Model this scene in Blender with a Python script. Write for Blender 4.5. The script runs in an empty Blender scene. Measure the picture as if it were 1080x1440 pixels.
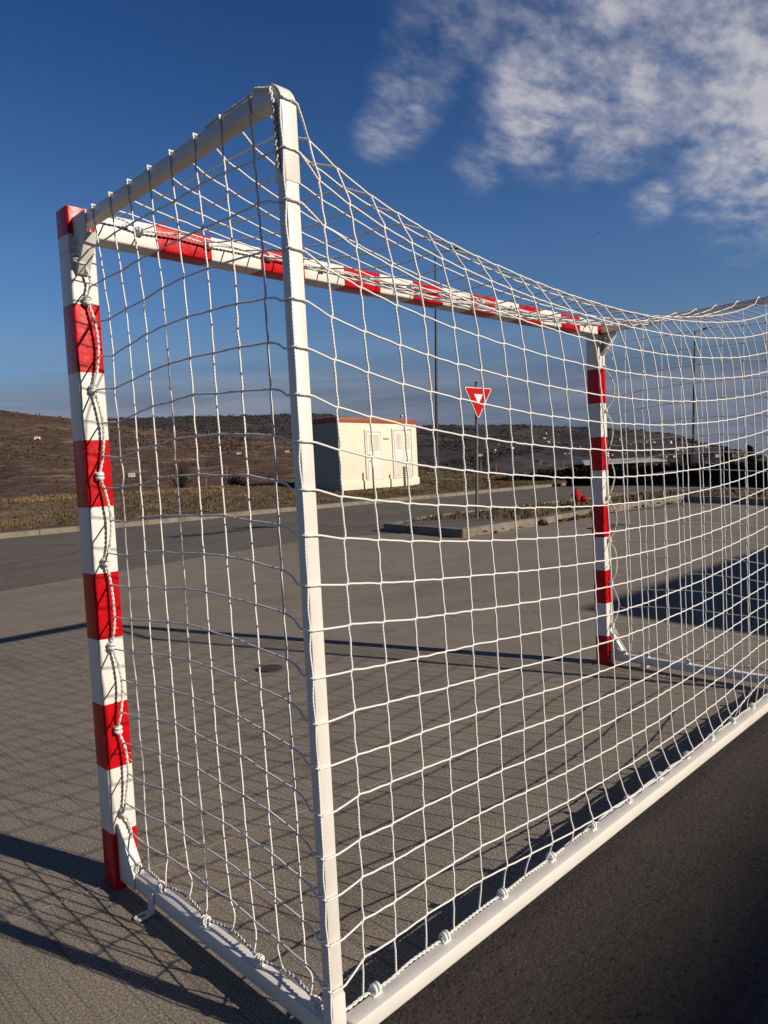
import bpy, bmesh, math, random
import numpy as np
from mathutils import Vector, Matrix, noise as mnoise
random.seed(7); rng = np.random.default_rng(7)
scene = bpy.context.scene
COL = scene.collection
PI = math.pi

# ------------------------------------------------------------------ helpers
def link(o, parent=None):
    COL.objects.link(o)
    if parent is not None: o.parent = parent
    return o
def tag(o, label=None, cat=None, group=None, kind=None):
    if label: o['label'] = label
    if cat: o['category'] = cat
    if group: o['group'] = group
    if kind: o['kind'] = kind
    return o
def empty(name, loc=(0, 0, 0), rz=0.0):
    o = bpy.data.objects.new(name, None); o.empty_display_size = .1
    o.location = loc; o.rotation_euler = (0, 0, rz)
    return link(o)
def mesh_obj(name, verts, faces, mats, parent=None, smooth=False, fm=None, uvs=None, loc=None):
    me = bpy.data.meshes.new(name)
    me.from_pydata([tuple(v) for v in verts], [], [tuple(f) for f in faces])
    for m in (mats if isinstance(mats, (list, tuple)) else [mats]): me.materials.append(m)
    if fm is not None: me.polygons.foreach_set('material_index', np.asarray(fm, dtype=np.int32))
    if smooth: me.polygons.foreach_set('use_smooth', np.ones(len(me.polygons), dtype=bool))
    if uvs is not None:
        l = me.uv_layers.new(name='UVMap')
        li = np.zeros(len(me.loops), dtype=np.int32); me.loops.foreach_get('vertex_index', li)
        l.data.foreach_set('uv', np.asarray(uvs, dtype=np.float32)[li].ravel())
    me.update()
    o = bpy.data.objects.new(name, me)
    if loc is not None: o.location = loc
    return link(o, parent)
class MB:
    """collects shapes for ONE mesh"""
    def __init__(s): s.v = []; s.f = []; s.m = []; s.uv = []
    def add(s, v, f, m=0, uv=None):
        n = len(s.v); s.v += [tuple(p) for p in v]; s.f += [tuple(i + n for i in q) for q in f]; s.m += [m] * len(f)
        s.uv += [tuple(q) for q in uv] if uv is not None else [(0, 0)] * len(v)
    def box(s, a, b, m=0, M=None):
        x0, y0, z0 = a; x1, y1, z1 = b
        v = [(x0, y0, z0), (x1, y0, z0), (x1, y1, z0), (x0, y1, z0), (x0, y0, z1), (x1, y0, z1), (x1, y1, z1), (x0, y1, z1)]
        if M is not None: v = [M @ Vector(p) for p in v]
        s.add(v, [(0, 3, 2, 1), (4, 5, 6, 7), (0, 1, 5, 4), (1, 2, 6, 5), (2, 3, 7, 6), (3, 0, 4, 7)], m)
    def prism(s, poly, axis, a, b, m=0):
        """extrude 2-D polygon along axis 0/1/2 from a to b"""
        n = len(poly); v = []
        for t in (a, b):
            for p in poly:
                q = [p[0], p[1]]; q.insert(axis, t); v.append(q)
        f = [tuple(range(n))[::-1], tuple(range(n, 2 * n))] + [(i, (i + 1) % n, n + (i + 1) % n, n + i) for i in range(n)]
        s.add(v, f, m)
    def tube(s, pts, r, n=6, m=0, cap=True, closed=False):
        v, f, uv = tube(pts, r, n, cap); s.add(v, f, m, uv)
    def ball(s, c, r, m=0, sub=1, sq=(1, 1, 1)):
        v, f = ICO[sub]; s.add([(c[0] + p[0] * r * sq[0], c[1] + p[1] * r * sq[1], c[2] + p[2] * r * sq[2]) for p in v], f, m)
    def lathe(s, prof, n=16, c=(0, 0, 0), m=0, axis=2):
        v = []; f = []
        for (r, z) in prof:
            for k in range(n):
                a = 2 * PI * k / n
                p = [r * math.cos(a), r * math.sin(a), z]
                if axis == 0: p = [p[2], p[0], p[1]]
                if axis == 1: p = [p[1], p[2], p[0]]
                v.append((p[0] + c[0], p[1] + c[1], p[2] + c[2]))
        for i in range(len(prof) - 1):
            for k in range(n): f.append((i * n + k, i * n + (k + 1) % n, (i + 1) * n + (k + 1) % n, (i + 1) * n + k))
        f.append(tuple(range(n))[::-1]); f.append(tuple(range((len(prof) - 1) * n, len(prof) * n)))
        s.add(v, f, m)
    def build(s, name, mats, parent=None, smooth=False, bevel=0, uv=False, loc=None, seg=2, autosmooth=None):
        o = mesh_obj(name, s.v, s.f, mats, parent, smooth, s.m, s.uv if uv else None, loc)
        if bevel:
            bm = bmesh.new(); bm.from_mesh(o.data)
            bmesh.ops.remove_doubles(bm, verts=bm.verts, dist=1e-6)
            es = [e for e in bm.edges if len(e.link_faces) == 2 and e.calc_face_angle(0) > .5]
            bmesh.ops.bevel(bm, geom=es, offset=bevel, segments=seg, profile=.5, affect='EDGES', clamp_overlap=True)
            bm.to_mesh(o.data); bm.free()
            o.data.polygons.foreach_set('use_smooth', np.ones(len(o.data.polygons), dtype=bool))
            try: o.data.set_sharp_from_angle(angle=math.radians(32))
            except Exception: pass
        elif autosmooth:
            o.data.polygons.foreach_set('use_smooth', np.ones(len(o.data.polygons), dtype=bool))
            o.data.set_sharp_from_angle(angle=math.radians(autosmooth))
        return o
ICO = {}
for sub in (1, 2):
    bm = bmesh.new(); bmesh.ops.create_icosphere(bm, subdivisions=sub, radius=1)
    ICO[sub] = ([tuple(v.co) for v in bm.verts], [tuple(v.index for v in f.verts) for f in bm.faces]); bm.free()
def tube(pts, r, n=6, cap=True):
    P = np.asarray(pts, float); N = len(P)
    T = np.gradient(P, axis=0); T /= np.linalg.norm(T, axis=1)[:, None] + 1e-12
    up = np.array([0, 0, 1.0]) if abs(T[0][2]) < .8 else np.array([1.0, 0, 0])
    A = np.zeros_like(P); a = up - T[0] * (up @ T[0]); a /= np.linalg.norm(a)
    for i in range(N):
        a = a - T[i] * (a @ T[i]); a /= np.linalg.norm(a) + 1e-12; A[i] = a
    B = np.cross(T, A)
    th = 2 * PI * np.arange(n) / n
    R = np.broadcast_to(np.asarray(r, float), (N,))
    V = P[:, None, :] + R[:, None, None] * (np.cos(th)[None, :, None] * A[:, None, :] + np.sin(th)[None, :, None] * B[:, None, :])
    s = np.concatenate([[0], np.cumsum(np.linalg.norm(np.diff(P, axis=0), axis=1))])
    uv = np.stack([np.broadcast_to(th / (2 * PI), (N, n)), np.broadcast_to(s[:, None], (N, n))], -1).reshape(-1, 2)
    f = []
    for i in range(N - 1):
        for k in range(n):
            k2 = (k + 1) % n
            f.append((i * n + k, i * n + k2, (i + 1) * n + k2, (i + 1) * n + k))
    if cap: f.append(tuple(range(n))[::-1]); f.append(tuple(range((N - 1) * n, N * n)))
    return V.reshape(-1, 3).tolist(), f, uv.tolist()
def catmull(pts, per):
    P = np.asarray(pts, float)
    Q = np.vstack([2 * P[0] - P[1], P, 2 * P[-1] - P[-2]]); out = []
    for i in range(1, len(Q) - 2):
        p0, p1, p2, p3 = Q[i - 1], Q[i], Q[i + 1], Q[i + 2]
        for k in range(per):
            t = k / per
            out.append(.5 * (2 * p1 + (p2 - p0) * t + (2 * p0 - 5 * p1 + 4 * p2 - p3) * t * t + (3 * p1 - p0 - 3 * p2 + p3) * t ** 3))
    out.append(P[-1]); return np.array(out)
def sstep(x, a, b):
    t = min(1, max(0, (x - a) / (b - a))); return t * t * (3 - 2 * t)
def fbm(x, y, z=0, o=4):
    return mnoise.fractal(Vector((x, y, z)), 1.0, 2.0, o)

# ------------------------------------------------------------------ materials
class NT:
    def __init__(s, name):
        s.mat = bpy.data.materials.new(name); s.mat.use_nodes = True; s.t = s.mat.node_tree
        s.b = s.t.nodes['Principled BSDF']
    def n(s, typ, **kw):
        nd = s.t.nodes.new(typ)
        for k, v in kw.items(): setattr(nd, k, v)
        return nd
    def l(s, a, b): s.t.links.new(a, b)
    def coord(s, kind='Object', scale=(1, 1, 1), rot=(0, 0, 0)):
        tc = s.n('ShaderNodeTexCoord'); mp = s.n('ShaderNodeMapping')
        mp.inputs['Scale'].default_value = scale; mp.inputs['Rotation'].default_value = rot
        s.l(tc.outputs[kind], mp.inputs['Vector']); return mp.outputs['Vector']
    def noise(s, vec, scale, detail=4, rough=.55, dist=0):
        nd = s.n('ShaderNodeTexNoise'); nd.inputs['Scale'].default_value = scale; nd.inputs['Detail'].default_value = detail
        nd.inputs['Roughness'].default_value = rough; nd.inputs['Distortion'].default_value = dist
        s.l(vec, nd.inputs['Vector']); return nd.outputs['Fac']
    def ramp(s, fac, stops):
        nd = s.n('ShaderNodeValToRGB'); e = nd.color_ramp.elements
        while len(e) < len(stops): e.new(.5)
        for el, (p, c) in zip(e, stops):
            el.position = p; el.color = (*c, 1) if len(c) == 3 else c
        s.l(fac, nd.inputs['Fac']); return nd.outputs['Color']
    def mix(s, fac, a, b, typ='MIX'):
        nd = s.n('ShaderNodeMix', data_type='RGBA', blend_type=typ)
        for sock, val in ((nd.inputs[0], fac), (nd.inputs[6], a), (nd.inputs[7], b)):
            if hasattr(val, 'links') or hasattr(val, 'is_linked'): s.l(val, sock)
            else: sock.default_value = val if not isinstance(val, tuple) else (*val[:3], 1)
        return nd.outputs[2]
    def math(s, op, a, b=0.0, c=None):
        nd = s.n('ShaderNodeMath', operation=op)
        for i, v in enumerate((a, b) if c is None else (a, b, c)):
            if hasattr(v, 'is_linked'): s.l(v, nd.inputs[i])
            else: nd.inputs[i].default_value = v
        return nd.outputs[0]
    def bump(s, h, strength=.3, dist=.01):
        nd = s.n('ShaderNodeBump'); nd.inputs['Strength'].default_value = strength; nd.inputs['Distance'].default_value = dist
        s.l(h, nd.inputs['Height']); s.l(nd.outputs['Normal'], s.b.inputs['Normal']); return nd
    def base(s, c):
        if hasattr(c, 'is_linked'): s.l(c, s.b.inputs['Base Color'])
        else: s.b.inputs['Base Color'].default_value = (*c, 1)
    def rough(s, r):
        if hasattr(r, 'is_linked'): s.l(r, s.b.inputs['Roughness'])
        else: s.b.inputs['Roughness'].default_value = r
def C(s):  # srgb hex to linear
    v = [int(s[i:i + 2], 16) / 255 for i in (0, 2, 4)]
    return tuple(x / 12.92 if x <= .04045 else ((x + .055) / 1.055) ** 2.4 for x in v)

def simple(name, col, rough=.6, var=.12, scale=6, bump=.15, spec=.5, metal=0):
    m = NT(name); v = m.coord()
    f = m.noise(v, scale, 6, .6)
    m.base(m.ramp(f, [(.3, tuple(c * (1 - var) for c in col)), (.7, tuple(min(1, c * (1 + var)) for c in col))]))
    m.rough(rough); m.b.inputs['Specular IOR Level'].default_value = spec; m.b.inputs['Metallic'].default_value = metal
    if bump: m.bump(m.noise(v, scale * 8, 4, .6), bump, .004)
    return m.mat
def paint(name, col, rough):
    m = NT(name); v = m.coord()
    big = m.noise(v, 5, 5, .6); fine = m.noise(v, 90, 4, .65)
    sc = m.noise(m.coord('Object', (60, 60, 3)), 1.5, 5, .7)
    c = m.ramp(big, [(.3, tuple(x * .9 for x in col)), (.65, col)])
    c = m.mix(m.ramp(sc, [(.62, (0, 0, 0)), (.8, (.16, .16, .16))]), c, (.42, .38, .33))
    m.base(c); m.rough(m.ramp(fine, [(.3, (rough - .07,) * 3), (.7, (rough + .1,) * 3)]))
    m.bump(m.mix(.35, m.noise(v, 160, 3, .6), big), .05, .003)
    return m.mat
M = {}
M['white'] = paint('white_powder_coat', (.775, .735, .68), .42)
def tape():
    m = NT('red_gloss_tape'); v = m.coord()
    big = m.noise(v, 9, 5, .6)
    m.base(m.ramp(big, [(.3, (.46, .002, .006)), (.7, (.58, .004, .009))]))
    m.rough(m.ramp(m.noise(v, 60, 4), [(.3, (.2,) * 3), (.7, (.36,) * 3)]))
    m.b.inputs['Specular IOR Level'].default_value = .3
    wr = m.noise(m.coord('Object', (4, 4, 22)), 2.2, 3, .5, .6)
    m.bump(m.mix(.5, wr, m.noise(v, 40, 3)), .22, .004)
    return m.mat
M['red'] = tape()
def cord(name, col, pitch, dark, bs):
    m = NT(name); uvn = m.n('ShaderNodeTexCoord'); sp = m.n('ShaderNodeSeparateXYZ'); m.l(uvn.outputs['UV'], sp.inputs[0])
    ph = m.math('MULTIPLY', sp.outputs['Y'], 2 * PI / pitch)
    a = m.math('SINE', m.math('ADD', ph, m.math('MULTIPLY', sp.outputs['X'], 2 * PI)))
    b = m.math('SINE', m.math('SUBTRACT', ph, m.math('MULTIPLY', sp.outputs['X'], 2 * PI)))
    h = m.math('MAXIMUM', a, b)
    c = m.ramp(m.math('MULTIPLY_ADD', h, .5, .5), [(.1, tuple(x * dark for x in col)), (.75, col)])
    m.base(c); m.rough(.75); m.b.inputs['Specular IOR Level'].default_value = .25
    m.bump(h, bs, .0012)
    return m.mat
M['cord'] = cord('white_braided_cord', (.84, .815, .78), .0085, .74, .3)
M['rope'] = cord('white_lacing_rope', (.76, .74, .70), .008, .7, .5)
M['plastic'] = simple('white_hook_plastic', (.80, .79, .76), .4, .05, 30, .03)
M['steel'] = simple('dull_steel', (.22, .22, .22), .45, .25, 30, .1, .5, .6)
def concrete():
    m = NT('brushed_concrete'); v = m.coord()
    big = m.noise(v, .35, 6, .6); mid = m.noise(v, 2.3, 6, .65, .4); fine = m.noise(v, 130, 3, .7); grit = m.noise(v, 330, 2, .6)
    c = m.ramp(mid, [(.25, (.218, .183, .146)), (.5, (.262, .222, .178)), (.75, (.305, .262, .212))])
    c = m.mix(m.ramp(big, [(.35, (0, 0, 0)), (.65, (.55,) * 3)]), c, (.29, .248, .20))
    st = m.noise(m.coord('Object', (.25, 1.1, 1)), 1.1, 5, .65, .6)
    c = m.mix(m.ramp(st, [(.50, (0, 0, 0)), (.68, (.5,) * 3)]), c, (.17, .145, .12))
    ck = m.n('ShaderNodeTexVoronoi', feature='DISTANCE_TO_EDGE'); ck.inputs['Scale'].default_value = .16
    wb = m.n('ShaderNodeVectorMath', operation='ADD'); wn = m.n('ShaderNodeTexNoise'); wn.inputs['Scale'].default_value = 1.4; wn.inputs['Detail'].default_value = 6; m.l(v, wn.inputs['Vector']); ws = m.n('ShaderNodeVectorMath', operation='SCALE'); m.l(wn.outputs['Color'], ws.inputs[0]); ws.inputs['Scale'].default_value = 1.3; m.l(v, wb.inputs[0]); m.l(ws.outputs[0], wb.inputs[1]); m.l(wb.outputs[0], ck.inputs['Vector'])
    c = m.mix(m.ramp(ck.outputs['Distance'], [(0, (.3,) * 3), (.0015, (.12,) * 3), (.004, (0, 0, 0))]), c, (.06, .05, .04))
    # sand grain: bright and dark single grains at two sizes
    g1 = m.ramp(m.noise(v, 150, 2, .6), [(.30, (.25,) * 3), (.45, (.82,) * 3), (.56, (1.02,) * 3), (.70, (1.8, 1.75, 1.65))])
    g2 = m.ramp(m.noise(v, 330, 2, .6), [(.32, (.45,) * 3), (.48, (1,) * 3), (.68, (1.6, 1.55, 1.5))])
    c = m.mix(.85, c, g1, 'MULTIPLY'); c = m.mix(.7, c, g2, 'MULTIPLY')
    # broom strokes, running away from the goal mouth
    wv = m.noise(m.coord('Object', (95, 1.0, 1), (0, 0, math.radians(14))), 1.0, 4, .65)
    c = m.mix(m.ramp(wv, [(.37, (.6,) * 3), (.46, (0, 0, 0))]), c, (.10, .083, .065))
    c = m.mix(m.ramp(wv, [(.56, (0,) * 3), (.66, (.18,) * 3)]), c, (.28, .25, .21))
    fr = m.noise(v, 9, 2, .5)
    c = m.mix(m.ramp(fr, [(.73, (0, 0, 0)), (.79, (.6,) * 3)]), c, (.08, .064, .05))
    m.base(c); m.rough(.92); m.b.inputs['Specular IOR Level'].default_value = .15
    h = m.mix(.45, fine, grit); h = m.mix(.35, h, wv)
    m.bump(h, .8, .005)
    return m.mat
M['concrete'] = concrete()
def asphalt():
    m = NT('worn_asphalt'); v = m.coord()
    c = m.ramp(m.noise(v, .5, 6, .6), [(.3, (.120, .101, .079)), (.7, (.165, .141, .112))])
    st = m.noise(m.coord('Object', (.08, 1.6, 1)), 1.2, 5, .6)
    c = m.mix(m.ramp(st, [(.55, (0, 0, 0)), (.7, (.4,) * 3)]), c, (.19, .163, .132))
    cr = m.n('ShaderNodeTexVoronoi', feature='DISTANCE_TO_EDGE'); cr.inputs['Scale'].default_value = .22
    wob = m.noise(v, 1.2, 5, .7); vm = m.n('ShaderNodeVectorMath', operation='MULTIPLY_ADD')
    m.l(v, vm.inputs[0]); vm.inputs[1].default_value = (1, 1, 1); cmb = m.n('ShaderNodeCombineXYZ'); m.l(m.math('MULTIPLY', wob, 2.2), cmb.inputs[0]); m.l(cmb.outputs[0], vm.inputs[2])
    m.l(vm.outputs[0], cr.inputs['Vector'])
    c = m.mix(m.ramp(cr.outputs['Distance'], [(.0, (.7,) * 3), (.006, (0, 0, 0))]), c, (.03, .028, .025))
    c = m.mix(.5, c, m.ramp(m.noise(v, 60, 3, .7), [(.3, (.35,) * 3), (.7, (.65,) * 3)]), 'OVERLAY')
    m.base(c); m.rough(.88); m.b.inputs['Specular IOR Level'].default_value = .25
    m.bump(m.noise(v, 90, 3, .7), .5, .006)
    return m.mat
M['asphalt'] = asphalt()
def yard():
    m = NT('dark_yard_asphalt'); v = m.coord()
    c = m.ramp(m.noise(v, 1.3, 6, .65), [(.3, (.044, .037, .031)), (.7, (.070, .060, .051))])
    g = m.ramp(m.noise(v, 120, 2, .6), [(.30, (.25,) * 3), (.42, (.85,) * 3), (.6, (1.0,) * 3), (.72, (1.7, 1.65, 1.6))])
    c = m.mix(.9, c, g, 'MULTIPLY')
    pit = m.noise(v, 38, 2, .5); c = m.mix(m.ramp(pit, [(.66, (0, 0, 0)), (.71, (.8,) * 3)]), c, (.012, .010, .009))
    m.base(c); m.rough(.85); m.b.inputs['Specular IOR Level'].default_value = .25
    m.bump(m.mix(.4, m.noise(v, 120, 2, .6), m.noise(v, 45, 3, .6)), .9, .006)
    return m.mat
M['yard'] = yard()
def kerbmat():
    m = NT('kerb_concrete'); v = m.coord()
    c = m.ramp(m.noise(v, 2.5, 6, .65), [(.25, (.11, .09, .066)), (.5, (.21, .178, .138)), (.8, (.29, .25, .20))])
    c = m.mix(m.ramp(m.noise(v, 14, 4, .7), [(.6, (0, 0, 0)), (.7, (.6,) * 3)]), c, (.10, .085, .06))
    m.base(c); m.rough(.92); m.bump(m.noise(v, 30, 5, .7), .6, .012)
    return m.mat
M['kerb'] = kerbmat()
def soil():
    m = NT('dry_verge_soil'); v = m.coord()
    c = m.ramp(m.noise(v, .7, 6, .65), [(.3, (.085, .064, .037)), (.55, (.15, .11, .062)), (.75, (.25, .185, .107))])
    c = m.mix(m.ramp(m.noise(v, 6, 5, .7), [(.5, (0, 0, 0)), (.7, (.5,) * 3)]), c, (.055, .05, .018))
    m.base(c); m.rough(.95); m.bump(m.noise(v, 8, 6, .7), .9, .08)
    return m.mat
M['soil'] = soil()
def grassmat(name, a, b, c_):
    m = NT(name); v = m.coord()
    m.base(m.ramp(m.noise(v, .9, 5, .7), [(.3, a), (.52, b), (.72, c_)])); m.rough(.85)
    m.b.inputs['Specular IOR Level'].default_value = .1
    return m.mat
M['grass'] = grassmat('dry_grass', (.064, .045, .026), (.135, .091, .052), (.24, .165, .095))
M['straw'] = grassmat('straw_grass', (.13, .09, .045), (.24, .165, .085), (.36, .26, .14))
M['weed'] = grassmat('green_weed', (.03, .045, .012), (.06, .075, .02), (.10, .095, .035))
M['bush'] = grassmat('bare_bush', (.060, .042, .036), (.105, .073, .06), (.15, .104, .08))
M['hedge'] = grassmat('dark_hedge', (.008, .009, .007), (.014, .015, .011), (.024, .022, .016))
M['tree'] = grassmat('far_wood', (.044, .041, .044), (.066, .059, .059), (.095, .081, .074))
M['leaf'] = grassmat('dead_leaf', (.06, .03, .015), (.12, .06, .028), (.2, .11, .05))
def hillmat(name, cols, sc, st, forest=None):
    m = NT(name); v = m.coord('Object', (1, 1, st))
    f = m.noise(v, sc, 8, .68, .3); g = m.noise(v, sc * 7, 6, .7); h = m.noise(v, sc * 30, 4, .7)
    c = m.ramp(f, [(.34, cols[0]), (.47, cols[1]), (.58, cols[2]), (.70, cols[3])])
    c = m.mix(m.ramp(g, [(.47, (.8,) * 3), (.60, (0, 0, 0))]), c, cols[0])
    c = m.mix(m.ramp(h, [(.42, (.55,) * 3), (.55, (0, 0, 0))]), c, cols[0])
    m.base(c); m.rough(1); m.b.inputs['Specular IOR Level'].default_value = 0
    m.bump(g, 1.0, 3.0)
    return m.mat
M['hill'] = hillmat('brush_hillside', ((.095, .066, .056), (.19, .132, .102), (.32, .225, .16), (.46, .33, .205)), .016, 9)
M['hill2'] = hillmat('far_hillside', ((.056, .053, .060), (.085, .077, .080), (.128, .110, .103), (.20, .163, .135)), .006, 3)  # distance haze put into the colour as lighter, bluer tones
M['cream'] = simple('cream_render', (.78, .69, .55), .85, .05, 1.5, .15)
M['cream_shaded'] = simple('shaded_cream_wall', (.33, .31, .30), .8, .08, 1.5, .1)  # darker copy of the cream, carrying the end wall's shade in its colour
M['doorwhite'] = simple('white_door_paint', (.80, .755, .68), .5, .04, 4, .03)
M['louver'] = simple('louver_grey', (.74, .69, .60), .6, .06, 6, .05)
M['fascia'] = simple('rust_red_fascia', (.30, .075, .035), .6, .15, 4, .05)
M['black'] = simple('black_metal', (.012, .012, .013), .5, .2, 9, .05)
M['pole'] = simple('galvanised_pole', (.16, .155, .15), .5, .2, 7, .05, .5, .3)
M['darkpole'] = simple('dark_lamp_pole', (.05, .05, .055), .5, .2, 7, .05)
M['signred'] = simple('sign_red', (.50, .002, .005), .5, .06, 9, 0, .1)
M['signwhite'] = simple('sign_white', (.82, .79, .75), .4, .05, 9, 0)
M['hydrant'] = simple('hydrant_red', (.42, .012, .014), .4, .2, 14, .1)
M['wallw'] = simple('house_plaster', (.62, .56, .48), .9, .15, .3, 0)
M['wallg'] = simple('house_plaster_grey', (.34, .30, .26), .9, .15, .3, 0)
M['roofr'] = simple('house_roof_tile', (.20, .085, .05), .9, .2, .3, 0)
M['roofd'] = simple('house_roof_dark', (.07, .055, .05), .9, .2, .3, 0)
M['blue'] = simple('dark_blue_steel', (.004, .007, .018), .6, .1, 5, .05, .1)
M['rust'] = simple('rusty_iron', (.055, .038, .028), .8, .3, 20, .5)
M['plank'] = simple('grey_wood', (.16, .135, .10), .9, .2, 8, .3)
M['glass'] = simple('window_glass', (.03, .035, .045), .15, .1, 2, 0)
M['darkpatch'] = simple('dark_road_patch', (.022, .022, .024), .8, .2, 6, .3)
M['line'] = simple('worn_white_line', (.23, .21, .185), .9, .3, 5, .2)
M['joint'] = simple('pale_joint_filler', (.36, .32, .26), .95, .25, 9, .3)
M['tent'] = simple('pale_metal_roof', (.46, .45, .45), .5, .05, 1, 0)

# ------------------------------------------------------------------ camera
cam = bpy.data.cameras.new('camera'); camo = link(bpy.data.objects.new('camera', cam))
r_, u_, b_ = (0.706358, -0.70611, -0.049661), (0.075937, 0.005838, 0.997096), (-0.70377, -0.708078, 0.057744)
CP = Vector((-0.98151, -2.23058, 1.26835 - .025))
camo.matrix_world = Matrix(((r_[0], u_[0], b_[0], CP.x), (r_[1], u_[1], b_[1], CP.y), (r_[2], u_[2], b_[2], CP.z), (0, 0, 0, 1)))
cam.sensor_fit = 'VERTICAL'; cam.sensor_height = 36; cam.sensor_width = 27
cam.lens = 36 * 1023.3365 / 1440; cam.clip_start = .02; cam.clip_end = 20000
scene.camera = camo
scene.render.resolution_x = 768; scene.render.resolution_y = 1024

# ------------------------------------------------------------------ light
SUN_EL = math.radians(24.3); TS = Vector((.305 * math.cos(SUN_EL), -.9524 * math.cos(SUN_EL), math.sin(SUN_EL))).normalized()
sun = bpy.data.lights.new('sun', 'SUN'); sun.energy = 4.9; sun.angle = math.radians(.53); sun.color = (1, .90, .77)
so = link(bpy.data.objects.new('sun', sun)); so.rotation_euler = (-TS).to_track_quat('-Z', 'Y').to_euler(); so.location = (5, -20, 12)
world = bpy.data.worlds.new('World'); scene.world = world; world.use_nodes = True
def build_world():
    t = world.node_tree; t.nodes.clear()
    class W(NT):
        def __init__(s): s.t = t
    w = W()
    out = w.n('ShaderNodeOutputWorld'); bg = w.n('ShaderNodeBackground'); w.l(bg.outputs[0], out.inputs[0])
    sky = w.n('ShaderNodeTexSky', sky_type='NISHITA'); sky.sun_disc = False
    sky.sun_elevation = SUN_EL; sky.sun_rotation = math.atan2(TS.x, TS.y)
    sky.air_density = 1.0; sky.dust_density = .6; sky.ozone_density = 2.2; sky.altitude = 200
    bg.inputs['Strength'].default_value = .06
    tc = w.n('ShaderNodeTexCoord'); gen = tc.outputs['Generated']
    sp = w.n('ShaderNodeSeparateXYZ'); w.l(gen, sp.inputs[0])
    # deepen the blue with a power curve around its own level
    hsv = w.n('ShaderNodeHueSaturation'); hsv.inputs['Saturation'].default_value = 1.18; hsv.inputs['Value'].default_value = 1.0
    w.l(sky.outputs[0], hsv.inputs['Color'])
    tint = w.ramp(sp.outputs['Z'], [(0.0, (.80, .86, 1.0)), (.17, (1.04, 1.14, 1.34)), (.28, (1.02, 1.15, 1.45)), (.52, (.55, .82, 1.22))])
    skyc = w.mix(1.0, hsv.outputs[0], tint, 'MULTIPLY')
    # sky dimmed by an added mask on the unseen sunward side, weakening the fill
    dsun = w.n('ShaderNodeVectorMath', operation='DOT_PRODUCT'); w.l(gen, dsun.inputs[0]); dsun.inputs[1].default_value = tuple(TS)
    dm = w.n('ShaderNodeMapRange', interpolation_type='SMOOTHSTEP'); w.l(dsun.outputs['Value'], dm.inputs['Value'])
    dm.inputs['From Min'].default_value = .1; dm.inputs['From Max'].default_value = .8; dm.inputs['To Min'].default_value = 1; dm.inputs['To Max'].default_value = .18
    dv = w.n('ShaderNodeVectorMath', operation='SCALE'); w.l(skyc, dv.inputs[0]); w.l(dm.outputs[0], dv.inputs['Scale']); skyc = dv.outputs[0]
    def blob(az, el, r0, r1):   # 1 inside r0 degrees, 0 beyond r1
        a, e = math.radians(az), math.radians(el)
        d = w.n('ShaderNodeVectorMath', operation='DOT_PRODUCT'); w.l(gen, d.inputs[0])
        d.inputs[1].default_value = (math.cos(e) * math.cos(a), math.cos(e) * math.sin(a), math.sin(e))
        mr = w.n('ShaderNodeMapRange', interpolation_type='SMOOTHSTEP'); w.l(d.outputs['Value'], mr.inputs['Value'])
        mr.inputs['From Min'].default_value = math.cos(math.radians(r1)); mr.inputs['From Max'].default_value = math.cos(math.radians(r0))
        return mr.outputs[0]
    # cloud plane coordinates
    zz = w.math('ADD', sp.outputs['Z'], .12)
    cx = w.math('DIVIDE', sp.outputs['X'], zz); cy = w.math('DIVIDE', sp.outputs['Y'], zz)
    cc = w.n('ShaderNodeCombineXYZ'); w.l(cx, cc.inputs[0]); w.l(cy, cc.inputs[1]); pv = cc.outputs[0]
    cm = w.n('ShaderNodeMapping'); cm.inputs['Rotation'].default_value = (0, 0, math.radians(-38)); cm.inputs['Scale'].default_value = (.75, 1.2, 1); w.l(pv, cm.inputs['Vector']); pv = cm.outputs[0]
    n1 = w.noise(pv, 1.9, 7, .6, .25); n2 = w.noise(pv, 15.0, 5, .6, .15); n3 = w.noise(pv, 7.0, 4, .55, .1)
    den = w.math('ADD', w.math('MULTIPLY', n2, .34), w.math('ADD', w.math('MULTIPLY', n1, .36), w.math('MULTIPLY', n3, .46)))
    mask = blob(21, 32, 2, 16)
    for q in ((15.5, 20, 1.5, 9), (27.0, 26, .5, 8.5), (32.5, 25.0, .2, 5.5), (43.6, 24.3, .1, 3.0), (42.0, 26.0, .1, 3.5), (40.2, 28.3, .1, 4.2), (38.3, 30.6, .2, 5.2), (24.2, 17.7, 0, 2.2), (36.5, 21.8, 0, 2.6), (22, 40, 4, 14), (16, 25.5, 2, 9)):
        mask = w.math('MAXIMUM', mask, w.math('MULTIPLY', blob(*q), 1.0 if q[3] > 5.3 else .66))
    thr = w.math('MULTIPLY_ADD', mask, -.20, .715)
    dd = w.n('ShaderNodeMapRange', interpolation_type='SMOOTHSTEP'); w.l(w.math('SUBTRACT', den, thr), dd.inputs['Value'])
    dd.inputs['From Min'].default_value = -.2; dd.inputs['From Max'].default_value = .26
    cl = w.math('MULTIPLY', dd.outputs[0], w.math('MULTIPLY', w.math('POWER', mask, .8), .95))
    ccol = w.ramp(w.math('MULTIPLY_ADD', n2, .55, w.math('MULTIPLY', dd.outputs[0], .45)), [(.3, (4.6, 5.2, 7.0)), (.7, (9.2, 9.0, 9.6))])
    c = w.mix(cl, skyc, ccol)
    # low grey-blue stratus band near the horizon
    mp = w.n('ShaderNodeMapping'); mp.inputs['Scale'].default_value = (1.3, 1.3, 17); w.l(gen, mp.inputs['Vector'])
    s1 = w.noise(mp.outputs[0], 2.2, 7, .6, .4)
    el = sp.outputs['Z']
    band = w.ramp(el, [(0.0, (.80,) * 3), (.05, (.92,) * 3), (.105, (.85,) * 3), (.15, (.3,) * 3), (.2, (0, 0, 0))])
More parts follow.
